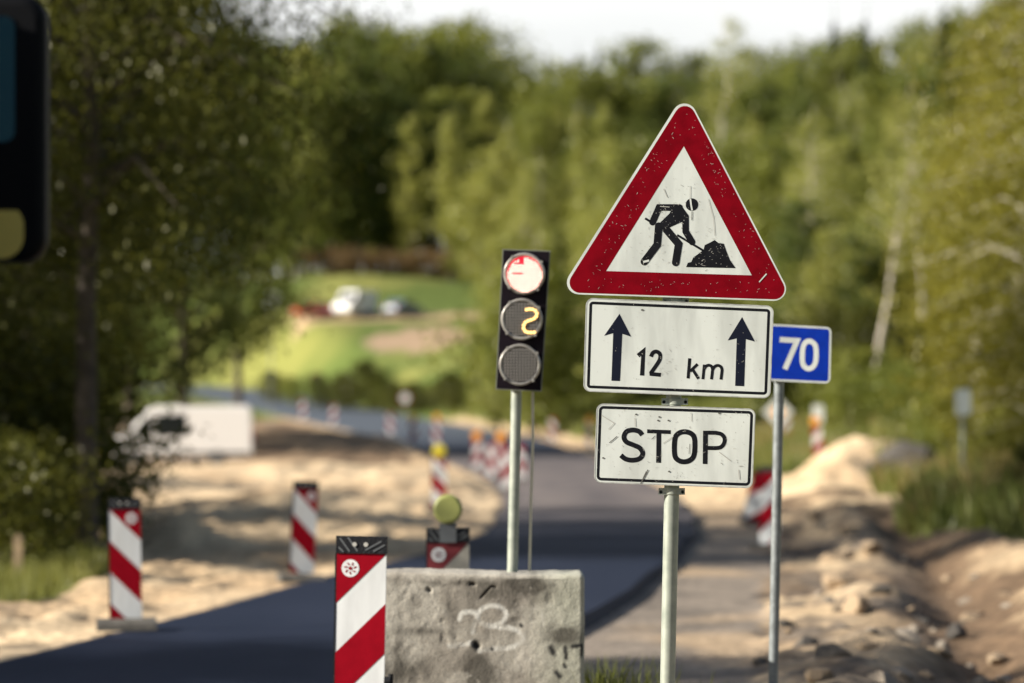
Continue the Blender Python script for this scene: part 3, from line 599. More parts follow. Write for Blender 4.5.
white = np.zeros(len(PV)); wp = [crom(gpath((372, 368), (382, 342), (420, 334), (452, 350), (440, 385), (430, 430)), 5), crom(gpath((452, 345), (480, 318), (530, 305), (575, 322), (588, 355), (558, 388), (500, 398), (462, 378), (450, 345)), 5),
      crom(gpath((325, 492), (400, 484), (432, 474)), 4), crom(gpath((465, 515), (520, 508), (600, 502), (650, 482), (668, 455), (640, 422), (570, 404), (500, 402)), 5), crom(gpath((700, 350), (705, 410)), 3), crom(gpath((755, 340), (760, 400)), 3)]
for k, g in enumerate(wp): white = np.maximum(white, np.clip(1.5 - (segd(PX, PZ, g) + jit * .010) / (.011 if k < 4 else .005), 0, 1) * (1 if k < 4 else .25))
black = np.zeros(len(PV))
for g, r_ in [(gpath((445, 480), (448, 500)), .012), (gpath((520, 507), (523, 509)), .006), (gpath((795, 500), (805, 525)), .010), (gpath((862, 500), (866, 550)), .006), (gpath((895, 495), (942, 492), (938, 535)), .007), (gpath((820, 615), (835, 635)), .009), (gpath((856, 580), (862, 592)), .005), (gpath((655, 395), (660, 400)), .006)]:
    black = np.maximum(black, np.clip(1.4 - (segd(PX, PZ, g) + jit * .008) / (r_ * 1.5), 0, 1))
def blob(cx, cz, rx, rz_): q = gpath((cx, cz))[0]; k = KF / F / 4.655; return np.exp(-(((PX - q[0]) / (rx * k)) ** 2 + ((PZ - q[1]) / (rz_ * k)) ** 2))
n5 = fbm(PX * 16, PZ * 16, 4)
streak = np.clip((fbm(PX * 14, PZ * 1.2, 3) - .52) / .12, 0, 1) * .35
stain = streak + 1.9 * np.clip(1.0 * blob(455, 620, 70, 90) + .85 * blob(690, 215, 95, 45) + .8 * blob(860, 445, 80, 45) + .5 * blob(500, 240, 60, 50) + .45 * blob(240, 425, 190, 22) + .5 * blob(120, 600, 130, 60) + .35 * blob(300, 200, 200, 15) + .35 * blob(330, 330, 40, 60) + .3 * blob(170, 300, 50, 90) + .3 * blob(90, 500, 60, 40) + .25 * blob(620, 330, 60, 90), 0, 1) * np.clip((n5 - .22) / .2, 0, 1.0)
basec = mixc(np.tile(np.array([.42, .40, .35]), (len(PV), 1)), np.array([.27, .25, .215]), sm(fbm(PX * 7, PZ * 7, 5), .38, .6))
basec = mixc(basec, np.tile(np.array([.33, .345, .28]), (len(PV), 1)), sm(PX + .1 * n5, .10, .30) * .7)
basec = mixc(basec, np.tile(np.array([.05, .045, .036]), (len(PV), 1)), np.clip(np.clip(stain, 0, 1) * .86 + np.where(front, chip, 0) * .7 + pits * .15, 0, 1))
basec = mixc(basec, np.tile(np.array([.62, .62, .58]), (len(PV), 1)), np.where(front, white, 0) * .9 * np.clip((n5 - .2) / .3, .3, 1))
basec = mixc(basec, np.tile(np.array([.012, .013, .014]), (len(PV), 1)), np.where(front, black, 0))
me = bpy.data.meshes.new('concrete_block'); me.from_pydata((Q + cen - np.array(kb_)).tolist(), [], PF.tolist()); me.polygons.foreach_set('use_smooth', np.ones(len(PF), bool))
a_ = me.attributes.new('paint', 'FLOAT_COLOR', 'POINT'); a_.data.foreach_set('color', np.concatenate([basec, np.ones((len(PV), 1))], 1).astype(np.float32).ravel())
cm = bpy.data.materials.new('concrete'); cm.use_nodes = True; t = cm.node_tree; p = t.nodes['Principled BSDF']; p.inputs['Roughness'].default_value = .9; at = t.nodes.new('ShaderNodeAttribute'); at.attribute_name = 'paint'
nz = t.nodes.new('ShaderNodeTexNoise'); nz.inputs['Scale'].default_value = 110; nz.inputs['Detail'].default_value = 4; tcn = t.nodes.new('ShaderNodeTexCoord'); t.links.new(tcn.outputs['Object'], nz.inputs['Vector'])
mr = t.nodes.new('ShaderNodeMapRange'); mr.inputs[1].default_value = .3; mr.inputs[2].default_value = .7; mr.inputs[3].default_value = .78; mr.inputs[4].default_value = 1.18; t.links.new(nz.outputs[0], mr.inputs[0])
mm = t.nodes.new('ShaderNodeMix'); mm.data_type = 'RGBA'; mm.blend_type = 'MULTIPLY'; mm.inputs[0].default_value = 1; t.links.new(at.outputs['Color'], mm.inputs[6]); t.links.new(mr.outputs[0], mm.inputs[7]); t.links.new(mm.outputs[2], p.inputs['Base Color'])
b_ = t.nodes.new('ShaderNodeBump'); b_.inputs['Strength'].default_value = .5; b_.inputs['Distance'].default_value = .006; t.links.new(nz.outputs[0], b_.inputs['Height']); t.links.new(b_.outputs[0], p.inputs['Normal'])
me.materials.append(cm); co = bpy.data.objects.new('concrete_block', me); C.objects.link(co); co.location = kb_
tag(co, 'weathered grey concrete block with white scrawl and black marks, holding the traffic light pole', 'concrete block')

# ------------------------------------------------------------------ traffic light
TD = 19.6; K5 = c2(480, 230, 4.02, TD - .10); s5 = (TD - .1) / F / 4.02
p0 = im(512.3, 572, TD); p1 = im(518.0, 385, TD); tb = (p0[0], TD, ztop - .01)
tl = thing('traffic_light', 'portable traffic light showing red above an amber figure 2, on a leaning pole', 'traffic light', tb)
mb = MB(tb); mb.tube((p0[0], TD, ztop - .02), (p1[0], TD, p1[2] + .3), .0275, n=28); mb.build('pole', M['galv'], tl)
TL_, TR_, BR_, BL_ = K5((90, 76), (284, 83), (248, 650), (62, 641)); yf = TD - .10
mb = MB(tb); mb.prism([TL_, TR_, BR_, BL_], yf, yf + .012, 1); mb.flat(inset([TL_, TR_, BR_, BL_], 4.5 * s5), yf - .0015, 0)
hb = inset([TL_, TR_, BR_, BL_], .02); mb.prism(hb, yf + .012, yf + .07, 0); mb.build('housing', [M['head_black'], M['head_edge']], tl)
lens_c = [K5((178, 176)), K5((168, 359)), K5((160, 542))]; lr = 84 * s5
def lens(i, c, mats, lit):
    mb = MB(tb); n = 40
    # rim: stepped ring standing out from the board
    prof = [(lr, yf - .0015), (lr, yf - .030), (lr * .96, yf - .036), (lr * .86, yf - .034), (lr * .83, yf - .024)]
    vs = [(c[0] + r * math.cos(2 * math.pi * k / n), y, c[1] + r * math.sin(2 * math.pi * k / n)) for r, y in prof for k in range(n)]
    mb.add(vs, [(j * n + k, j * n + (k + 1) % n, (j + 1) * n + (k + 1) % n, (j + 1) * n + k) for j in range(len(prof) - 1) for k in range(n)], 0, True)
    for a in (.6, 2.2, 3.9, 5.4):
        x = c[0] + lr * .98 * math.cos(a); z = c[1] + lr * .98 * math.sin(a); mb.tube((x, yf - .002, z), (x, yf - .042, z), .008, n=10)
    L = mb.build('lens_ring', M['rim'], tl)
    mb = MB(tb); R2 = lr * .85; vs = [(c[0], yf - .034, c[1])]
    for j in range(1, 6):
        r = R2 * j / 5; vs += [(c[0] + r * math.cos(2 * math.pi * k / n), yf - .034 + .012 * (j / 5) ** 2, c[1] + r * math.sin(2 * math.pi * k / n)) for k in range(n)]
    mb.add(vs, [(0, 1 + k, 1 + (k + 1) % n) for k in range(n)] + [(1 + j * n + k, 1 + (j + 1) * n + k, 1 + (j + 1) * n + (k + 1) % n, 1 + j * n + (k + 1) % n) for j in range(4) for k in range(n)], 0, True)
    if not lit:                                      # moulded grid of the lens
        g = R2 / 6
        for k in range(-5, 6):
            o_ = k * g; h = math.sqrt(max(0, R2 ** 2 - o_ ** 2)) * .96
            mb.box(c[0] + o_ - g * .14, c[0] + o_ + g * .14, yf - .0375, yf - .0350, c[1] - h, c[1] + h, 1); mb.box(c[0] - h, c[0] + h, yf - .0385, yf - .0378, c[1] + o_ - g * .14, c[1] + o_ + g * .14, 1)
    mb.build('lens', mats, L); return L
A = lens(0, lens_c[0], [M['lens_lit'], M['lens_lit']], True); B = lens(1, lens_c[1], [M['lens_dark'], M['lens_grid']], False); Cc = lens(2, lens_c[2], [M['lens_dark'], M['lens_grid']], False)
mb = MB(tb); kc = c2(490, 240, 7.586, TD - .1); s6 = (TD - .1) / F / 7.586; pit = 12.5
for i in range(-12, 13):
    for j in range(-12, 13):
        X_, Z_ = 264 + i * pit, 268 + j * pit
        if math.hypot(X_ - 264, Z_ - 268) > 128: continue
        if (225 < X_ < 258 and 138 < Z_ < 192) or (182 < X_ < 258 and 178 < Z_ < 192) or (176 < X_ < 250 and 245 < Z_ < 259): continue
        q = kc((X_, Z_)); mb.tube((q[0], yf - .036, q[1]), (q[0], yf - .041, q[1]), 4.2 * s6, n=8, sm=False)
mb.build('led_array', M['led_red'], A)
mb = MB(tb)
for q in [(187, 321), (199, 319), (211, 320), (222, 325), (228, 336), (226, 348), (217, 357), (205, 362), (193, 366), (182, 372), (176, 383), (175, 396), (181, 407), (192, 412), (205, 413), (218, 412)]:
    w_ = K5(q); mb.tube((w_[0], yf - .0395, w_[1]), (w_[0], yf - .043, w_[1]), 6.3 * s5, n=10, sm=False)
mb.build('countdown_digit', M['led_amber'], B)
q = im(518, 380, TD)
for zz in (.06, .62): mb = MB(tb); mb.box(q[0] - .05 + zz * .03, q[0] + .05 + zz * .03, TD - .030, TD + .035, q[2] + zz - .02, q[2] + zz + .02); mb.build('bracket', M['plastic_black'], tl)
mb = MB(tb); pth = [im(532.5, 392, TD + .02), im(533, 440, TD + .02), im(531, 500, TD + .02), im(529.5, 571, TD + .02)]
for a, b in zip(pth[:-1], pth[1:]): mb.tube(a, b, .0075, n=10)
mb.build('cable', M['cable'], tl)

# ------------------------------------------------------------------ striped guide boards
def guide_board(x, d, label, slant=1, w=.25, h=1.0, lean=0.0, rz=0.0, red='board_red', cap='black', lamp=None, foot=True, emblem=True, cat='traffic board', group=None, z0=None, lampmat='yellow', knob=False, top_z=None):
    X = (x - CX) * d / F; z = gz(X, d) if z0 is None else z0
    if RC[0][0] is not None:
        dd = polydist(np.array([X]), np.array([float(d)]), RC, RW, RZ)
        if dd[0][0] < dd[2][0]: z = dd[3][0] + TH + .01
    t = thing('guide_board', label, cat, (X, d, z), rz, group)
    t.rotation_euler = (0, lean, rz)
    b0 = .06 + (top_z - z - h - .06 if top_z is not None else 0)
    mb = MB(); mb.prism([(-w / 2, b0), (w / 2, b0), (w / 2, b0 + h), (-w / 2, b0 + h)], -.012, .012, 0)
    mb.prism([(-w / 2 - .008, b0), (-w / 2 + .0, b0), (-w / 2 + .0, b0 + h), (-w / 2 - .008, b0 + h)], -.014, .02, 2)
    k = 0
    for i in range(0, 8, 2):
        a = i * w; r = [(-w / 2, b0 + h), (w / 2, b0 + h), (w / 2, b0), (-w / 2, b0)]
        # v measured from the top: u + v between a and a+w
        if slant > 0: r = clip(r, 1, -1, a + w - w / 2 - b0 - h); r = clip(r, -1, 1, -(a - w / 2 - b0 - h)) if r else r
        else: r = clip(r, -1, -1, a + w - w / 2 - b0 - h); r = clip(r, 1, 1, -(a - w / 2 - b0 - h)) if r else r
        if len(r) > 2: mb.flat(inset(r, 0.0005) if False else r, -.0135, 1)
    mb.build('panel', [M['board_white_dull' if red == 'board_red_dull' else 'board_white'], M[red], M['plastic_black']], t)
    if cap:
        c = MB(); c.box(-w / 2 - .004, w / 2 + .004, -.02, .02, b0 + h, b0 + h + .085, 0)
        cc = c.build('cap', M['plastic_black'], t)
        c = MB(); y = -.0215
        for q in [[(-.11, .075), (-.06, .01)], [(-.07, .08), (-.02, .012)], [(.02, .018), (.10, .062)], [(.06, .012), (.118, .045)], [(-.115, .03), (-.09, .008)]]:
            c.stroke([(u * w / .25, b0 + h + v_) for u, v_ in q], .008, y); y -= .0004
        for u in (-.035, .022): c.flat(disc(u * w / .25, b0 + h + .045, .011, 12), y - .001, 1)
        c.build('cap_ribs', [M['plastic_grey'], M['scratch_grey']], cc)
    if emblem:
        e = MB(); ux = (-w / 2 + .068) if slant > 0 else (w / 2 - .068); uz = b0 + h - .072; e.flat(disc(ux, uz, .043, 28), -.015, 0)
        e.flat(disc(ux, uz, .009, 12), -.0165, 1)
        for k in range(7):
            a0 = k * 2 * math.pi / 7; e.stroke([(ux + .016 * math.cos(a0 + j * .1), uz + (.016 + .0) * math.sin(a0 + j * .1)) if j == 0 else (ux + .030 * math.cos(a0 + .3), uz + .030 * math.sin(a0 + .3)) for j in range(2)], .006, -.0165, 1)
        e.build('emblem', [M['board_white'], M[red]], t)
    if foot:
        f = MB(); f.prism_x([(-.21, 0), (.21, 0), (.20, .05), (.12, .085), (-.12, .085), (-.20, .05)], -.23, .23)
        f.box(-.05, .05, -.035, .035, .085, b0 + .001); f.build('foot', M['rubber'], t)
    else:
        f = MB(); f.tube((0, .02, -.2), (0, .02, b0 + h * .9), .018); f.build('post', M['galv'], t)
    if lamp:
        l = MB(); r_, dz = lamp; zc = b0 + h + (.085 if cap else 0) + dz; l.tube((0, -.045, zc), (0, .045, zc), r_, n=28); l.tube((0, -.055, zc), (0, -.045, zc), r_ * .8, r_, n=28); l.build('warning_lamp', M[lampmat], t)
        l = MB(); l.box(-.05, .05, -.03, .03, b0 + h, max(zc - r_ * .95, b0 + h + .02)); l.build('lamp_bracket', M['plastic_grey'], t)
    if knob:
        l = MB(); l.tube((w / 2, .0, b0 + h - .62), (w / 2 + .03, .0, b0 + h - .62), .022, n=14); l.tube((w / 2 + .03, 0, b0 + h - .66), (w / 2 + .03, 0, b0 + h - .585), .014, n=12); l.build('knob', M['plastic_black'], t)
    return t
def topz(y, d): return H + (HY - y) * d / F
guide_board(358.5, 18.75, 'nearest striped board with black cap, in front of the concrete block', 1, w=.243, h=1.05, lean=R(1.0), rz=R(-4), top_z=topz(553.5, 18.75), knob=True)
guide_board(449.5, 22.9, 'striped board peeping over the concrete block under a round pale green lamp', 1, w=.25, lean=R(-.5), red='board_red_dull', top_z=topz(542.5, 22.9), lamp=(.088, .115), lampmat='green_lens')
guide_board(126.5, 29.4, 'striped board on rubber foot, nearer of the two at the left road edge', -1, w=.24, h=.90, lean=R(-1), rz=R(6), top_z=topz(509, 29.4))
guide_board(301, 39.2, 'striped board before the sand, farther of the two at the left road edge', -1, w=.25, h=.857, lean=R(3), rz=R(10), top_z=topz(489, 39.2))
guide_board(438.5, 65.5, 'small striped board with yellow lamp, rising directly above the pale green lamp', -1, w=.25, h=.90, lean=R(1), cap=None, lamp=(.12, .10), lampmat='yellow')
guide_board(769, 51.5, 'striped board right behind the post of the blue 70 sign', 1, w=.27, h=.98, lean=R(1), rz=R(-20), emblem=False)
guide_board(753, 64, 'striped board farther back, just left of the blue sign post and beside the STOP plate', 1, w=.42, h=.80, lean=R(14), rz=R(-10), emblem=False)
guide_board(821, 100, 'leaning pale board with an amber lamp standing in the grass right of the blue sign', 1, w=.26, h=1.0, lean=R(-7), emblem=False, cap=None, lamp=(.11, .16), lampmat='amber')
row = [(477, 132, 'amber', 'striped board with yellow lamp, leftmost of the close row left of the light pole'), (500, 122, 'amber', 'striped board with an orange lamp immediately left of the light pole'),
       (520, 110, None, 'striped board in the close row seen just right of the light pole'), (507, 92, None, 'striped board lower in the close row, touching the light pole on its left'), (490, 112, None, 'striped board in the middle of the close row left of the pole, without lamp'), 
       (436, 190, 'amber', 'distant striped board with orange lamp, right one of the pair on the dark road'), (413, 185, 'amber', 'distant striped board with orange lamp, left one of the pair on the dark road'),
       (390, 215, None, 'distant striped board on the near edge of the far road, right of the curve'), (333, 245, None, 'distant striped board on the near edge of the far road, middle of three'), (303, 262, None, 'farthest striped board on the near edge of the far road'),
       (552, 205, None, 'distant striped board on the far verge, seen between light pole and STOP plate'), (590, 190, 'amber', 'distant orange-topped board just left of the STOP plate'), (787, 150, 'amber', 'far amber-topped marker just right of the blue sign post')]
for (x, d, lm, lb) in row:
    guide_board(x, d, lb, 1 if x % 2 else -1, w=.34 if d > 150 else .28, h=1.0 if d < 180 else 1.2, lean=R(random.uniform(-2, 2)), cap=None, emblem=False, foot=d < 150, lamp=(.16, .16) if lm else None, lampmat=lm or 'amber', red='board_red', group='striped boards along the road bend')

def post_sign(x, y, d, kind, size, label, cat='road sign', hgt=None, cols=('sign_white', 'sign_red')):
    q = im(x, y, d); z = gz(q[0], d); t = thing('road_sign', label, cat, (q[0], d, z)); b = (q[0], d, z)
    mb = MB(b); mb.tube((q[0], d + .05, z - .2), (q[0], d + .05, q[2]), .035, n=12); mb.build('post', M['galv'], t); mb = MB(b)
    if kind == 'round': mb.prism(disc(q[0], q[2], size, 32), d - .01, d + .01, 0); mb.flat(disc(q[0], q[2], size * .99, 32), d - .013, 2); mb.flat(disc(q[0], q[2], size * .72, 32), d - .016, 1)
    elif kind == 'plain_round': mb.prism(disc(q[0], q[2], size, 32), d - .01, d + .01, 0); mb.flat(disc(q[0], q[2], size * .97, 32), d - .013, 1)
    elif kind == 'diamond':
        f = lambda s: [(q[0] - s, q[2]), (q[0], q[2] - s), (q[0] + s, q[2]), (q[0], q[2] + s)]
        mb.prism(f(size), d - .01, d + .01, 0); mb.flat(f(size * .98), d - .013, 1); mb.flat(f(size * .5), d - .016, 2)
    else: mb.prism(round_poly([(q[0] - size * .6, q[2] - size), (q[0] + size * .6, q[2] - size), (q[0] + size * .6, q[2] + size), (q[0] - size * .6, q[2] + size)], .06), d - .01, d + .01, 0); mb.flat(round_poly([(q[0] - size * .58, q[2] - size * .98), (q[0] + size * .58, q[2] - size * .98), (q[0] + size * .58, q[2] + size * .98), (q[0] - size * .58, q[2] + size * .98)], .05), d - .013, 1)
    mb.build('plate', [M['edge'], M[cols[0]], M[cols[1]]], t); return t
post_sign(778, 412, 105, 'diamond', .42, 'pale diamond sign with yellow centre behind the blue sign post', cols=('sign_white', 'amber'))
post_sign(405, 398, 255, 'round', .42, 'small round red-rimmed sign beyond the far road, above the pair of boards')
post_sign(316, 378, 312, 'round', .42, 'small round red-rimmed sign beyond the far road, below the white van on the slope')
post_sign(271, 299, 245, 'plain_round', .55, 'tall pale round sign at the edge of the left trees, beside the red car')
post_sign(963, 402, 70, 'rect', .24, 'pale narrow sign on a post in front of the yellow-green tree at right')
post_sign(818, 414, 108, 'rect', .26, 'white upright plate on a post just left of the sand heap')

# ------------------------------------------------------------------ vehicles
def wheel(t, x, z, y0, y1, r):
    mb = MB(); mb.tube((x, y0, z), (x, y1, z), r, n=24); w_ = mb.build('wheel', M['tyre'], t)
    mb = MB(); mb.tube((x, y0 - .012, z), (x, y0 - .002, z), r * .58, n=16); mb.tube((x, y1 + .002, z), (x, y1 + .012, z), r * .58, n=16); mb.build('rim', M['hub'], w_)
def vehicle(name, x, d, rz, L, Wd, body, glass, paint, label, cat, wheels, wr, extra=None):
    X = (x - CX) * d / F; t = thing(name, label, cat, (X, d, gz(X, d)), rz)
    mb = MB(); mb.prism(body, -Wd / 2, Wd / 2); bo = mb.build('body', M[paint], t)
    bv = bo.modifiers.new('bevel', 'BEVEL'); bv.width = .07; bv.segments = 3; bv.limit_method = 'ANGLE'
    for g in glass:
        mb = MB(); mb.prism(g, -Wd / 2 - .008, -Wd / 2 + .02); mb.build('side_window', M['glass'], t); mb = MB(); mb.prism(g, Wd / 2 - .02, Wd / 2 + .008); mb.build('side_window', M['glass'], t)
    for wx in wheels: wheel(t, wx, wr, -Wd / 2 - .01, -Wd / 2 + .20, wr); wheel(t, wx, wr, Wd / 2 - .20, Wd / 2 + .01, wr)
    return t
def panel(t, name, a, b, Wd, m, off=.012):          # a window or lamp across the front or back, a,b are (x,z) of the slanted edge
    dx, dz = b[0] - a[0], b[1] - a[1]; L = math.hypot(dx, dz); nx_, nz_ = dz / L * off, -dx / L * off
    mb = MB(); pts = [(a[0] + nx_, a[1] + nz_), (b[0] + nx_, b[1] + nz_), (b[0] - nx_, b[1] - nz_), (a[0] - nx_, a[1] - nz_)]; mb.prism(pts, -Wd / 2, Wd / 2); return mb.build(name, M[m], t)
# white panel van, side on, nose to the left
vb = [(-2.85, .45), (-2.92, .85), (-2.75, 1.15), (-1.95, 1.38), (-1.25, 2.20), (-.95, 2.42), (2.80, 2.45), (2.92, 2.2), (2.95, .5), (2.6, .38), (-2.6, .35)]
vn = vehicle('white_van', 178, 152, R(4), 5.8, 2.0, vb, [[(-1.80, 1.30), (-1.22, 2.05), (-1.0, 2.07), (-1.0, 1.26)], [(-.86, 1.22), (-.86, 2.08), (.36, 2.08), (.36, 1.22)]], 'car_white', 'white panel van standing side-on on the sand behind the left trees', 'van', (-1.85, 1.55), .34)
panel(vn, 'windscreen', (-1.90, 1.42), (-1.30, 2.12), 1.7, 'glass')
mb = MB(); mb.box(-2.95, -2.86, -.85, -.5, .85, 1.02); mb.build('headlight', M['lamp_clear'], vn); mb = MB(); mb.box(-2.95, -2.86, .5, .85, .85, 1.02); mb.build('headlight', M['lamp_clear'], vn)
mb = MB(); mb.box(2.93, 2.98, -.98, -.85, 1.0, 1.5); mb.build('tail_light', M['lamp_red'], vn)
mb = MB(); mb.box(-2.4, 2.8, -1.012, -.99, .5, .62); mb.build('side_trim', M['plastic_black'], vn)
cb = [(-2.1, .35), (-2.15, .7), (-1.95, .88), (-1.0, .98), (-.35, 1.45), (.9, 1.48), (1.65, 1.02), (2.05, .95), (2.12, .5), (2.0, .3), (-1.9, .28)]
cg_ = [[(-.88, .98), (-.30, 1.38), (.22, 1.40), (.22, .98)], [(.30, .98), (.30, 1.40), (.82, 1.40), (1.40, 1.0)]]
def car(x, d, rz, paint, label):
    t = vehicle('parked_car', x, d, rz, 4.2, 1.72, cb, cg_, paint, label, 'car', (-1.3, 1.3), .32)
    panel(t, 'windscreen', (-.98, 1.0), (-.40, 1.42), 1.4, 'glass'); panel(t, 'rear_window', (.93, 1.44), (1.58, 1.06), 1.35, 'glass')
    for s_ in (-1, 1):
        mb = MB(); mb.box(-2.16, -2.06, .62 * s_ - .16, .62 * s_ + .16, .64, .78); mb.build('headlight', M['lamp_clear'], t)
        mb = MB(); mb.box(2.06, 2.13, .66 * s_ - .14, .66 * s_ + .14, .72, .88); mb.build('tail_light', M['lamp_red'], t)
    return t
car(314, 361, R(40), 'car_red', 'red car parked on the track across the green slope'); car(403, 362, R(-125), 'car_blue', 'dark bluish car parked at the right end of the slope track')
v2 = vehicle('white_van', 355, 362, R(60), 5.2, 1.95, [(a * .86, b * 1.0) for a, b in vb], [[(-1.5, 1.35), (-1.0, 2.02), (-.45, 2.05), (-.45, 1.32)]], 'car_white', 'white van parked between the red and the bluish car on the slope track', 'van', (-1.6, 1.35), .34)
panel(v2, 'windscreen', (-1.64, 1.42), (-1.12, 2.12), 1.6, 'glass')

# truck beside the camera: only its mirror reaches into the picture
td_ = 10.6; zt, zl = topz(-6, td_), topz(262, td_); xr = (46 - CX) * td_ / F; xl = xr - .27
tk = thing('truck', 'dark truck at the left picture edge, only its tall black wing mirror in view', 'truck', (-3.0, 9.0, gz(-3, 9) + TH))
tkl = tk.location; off_ = tuple(tkl)
mb = MB(off_); mb.prism(round_poly([(xl, zt), (xr, zt), (xr, zl), (xl, zl)], .07), td_, td_ + .11, 0); hm = mb.build('mirror_housing', M['mirror_black'], tk)
bv = hm.modifiers.new('bevel', 'BEVEL'); bv.width = .03; bv.segments = 3; bv.limit_method = 'ANGLE'
def q2(x0, x1, y0, y1): return [((x0 - CX) * td_ / F, topz(y1, td_)), ((x1 - CX) * td_ / F, topz(y1, td_)), ((x1 - CX) * td_ / F, topz(y0, td_)), ((x0 - CX) * td_ / F, topz(y0, td_))]
g = round_poly(q2(-45, 15, 16, 142), .03); mb = MB(off_); mb.add([(p[0], td_ - .004 + .03 * (p[1] - 2.4) * 0, p[1]) for p in g], [tuple(range(len(g)))]); mb.build('mirror_glass', M['mirror_glass'], hm)
g = round_poly(q2(-45, 24, 204, 259), .06); zc = topz(232, td_); mb = MB(off_); mb.add([(p[0], td_ - .006 - .25 * (zc - p[1]) * .4, p[1]) for p in g], [tuple(range(len(g)))]); mb.build('wide_angle_glass', M['mirror_low'], hm)
mb = MB(off_)
for z in (zt - .08, zl + .10): mb.tube((xl + .05, td_ + .06, z), (-1.80, td_ - .15, z - .02), .017, n=10)
mb.build('mirror_arm', M['mirror_black'], hm)
mb = MB(off_); z0 = tkl.z; prof = [(8.6, z0 + .55), (11.0, z0 + .55), (11.15, z0 + 1.2), (11.0, z0 + 1.5), (10.7, z0 + 2.75), (10.4, z0 + 2.95), (8.6, z0 + 2.95)]
mb.prism_x(prof, -4.25, -1.80); mb.build('cab', M['truck_paint'], tk)
mb = MB(off_); mb.prism_x([(9.3, z0 + 1.6), (10.75, z0 + 1.6), (10.55, z0 + 2.55), (9.3, z0 + 2.55)], -1.802, -1.792); mb.build('side_window', M['glass'], tk)
mb = MB(off_); mb.box(-4.3, -1.78, 2.2, 8.45, z0 + 1.05, z0 + 3.3); mb.build('cargo_box', M['truck_box'], tk)
mb = MB(off_); mb.box(-3.7, -2.3, 2.2, 10.8, z0 + .6, z0 + 1.0); mb.build('chassis', M['plastic_black'], tk)
for y in (10.0, 5.0, 3.7):
    for x in (-4.2, -1.85): mb = MB(off_); mb.tube((x - (0 if x < -3 else .28), y, z0 + .49), (x + (.28 if x < -3 else 0), y, z0 + .49), .49, n=28); mb.build('wheel', M['tyre'], tk)

# ------------------------------------------------------------------ loose lumps and stones
def lump(seed, m):
    r = random.Random(seed); import bmesh; bm = bmesh.new(); bmesh.ops.create_icosphere(bm, subdivisions=3, radius=1)
    planes = [(Vector((r.uniform(-1, 1), r.uniform(-1, 1), r.uniform(-.6, 1))).normalized(), r.uniform(.45, .8)) for _ in range(11)]
    for v_ in bm.verts:
        for n, h in planes:
            k = v_.co.dot(n)
            if k > h: v_.co -= n * (k - h) * .92
        v_.co *= 1 + r.uniform(-.03, .03)
    me = bpy.data.meshes.new('stone'); bm.to_mesh(me); bm.free(); me.materials.append(m); return me
LM = [lump(k, M[['stone', 'stone_dark', 'stone_sand'][k % 3]]) for k in range(9)]
rr = random.Random(12)
def stone(x, d, s, k, label, group):
    o = bpy.data.objects.new('stone', LM[k]); C.objects.link(o); X = (x - CX) * d / F
    o.location = (X, d, gz(X, d) + s * .18); o.scale = (s * rr.uniform(.8, 1.5), s * rr.uniform(.8, 1.2), s * rr.uniform(.4, .75)); o.rotation_euler = (rr.uniform(-.3, .3), rr.uniform(-.3, .3), rr.uniform(0, 6)); return tag(o, label, 'stone', group)
KN = ['grey-brown stone', 'dark asphalt lump', 'pale sandy lump']
for (x, y, s, k) in [(905, 640, .12, 0), (835, 660, .17, 1), (820, 678, .14, 2), (760, 655, .10, 1), (860, 610, .22, 2), (880, 600, .14, 1), (815, 600, .12, 2), (845, 585, .22, 5), (840, 560, .20, 2), (870, 560, .20, 8), (915, 622, .12, 3), (940, 650, .11, 2), (850, 535, .22, 5), (868, 520, .25, 2), (820, 525, .2, 8), (955, 622, .15, 7), (985, 660, .13, 4), (885, 675, .12, 0), (790, 615, .10, 4), (805, 640, .13, 7), (975, 600, .14, 2), (1000, 640, .12, 5)]:
    d = 5990 / (y - 427); kk = k % 3; stone(x, d, s, k, 'larger %s in the dug-up ground right of the blue sign post' % KN[kk], 'larger %ss right of the posts' % KN[kk])
for i in range(60):
    y = rr.uniform(520, 683); d = 5990 / (y - 427); x = rr.uniform(775 + (683 - y) * .1, 1010); k = rr.randrange(9); stone(x, d, rr.uniform(.03, .09), k, 'small %s scattered over the dug-up ground at right' % KN[k % 3], 'small %ss in the dug-up ground' % KN[k % 3])
d = 93; X = (905 - CX) * d / F; o = stone(900, 88, .85, 1, 'big dark boulder on top of the sand heap at right', None); o.location.z = topz(458, 93)
o = stone(877, 95, .5, 2, 'pale round boulder on the crest of the sand heap', None); o.location.z = topz(452, 95)
mb = MB(); X = (18 - CX) * 40 / F; z = gz(X, 40); mb.box(X - .05, X + .05, 39.97, 40.03, z - .2, topz(538, 40)); mb.prism([(X - .05, topz(538, 40)), (X + .05, topz(538, 40)), (X, topz(533, 40))], 39.97, 40.03); o = mb.build('wooden_stake', M['wood']); tag(o, 'short pale wooden stake in the grass at the left edge', 'stake')

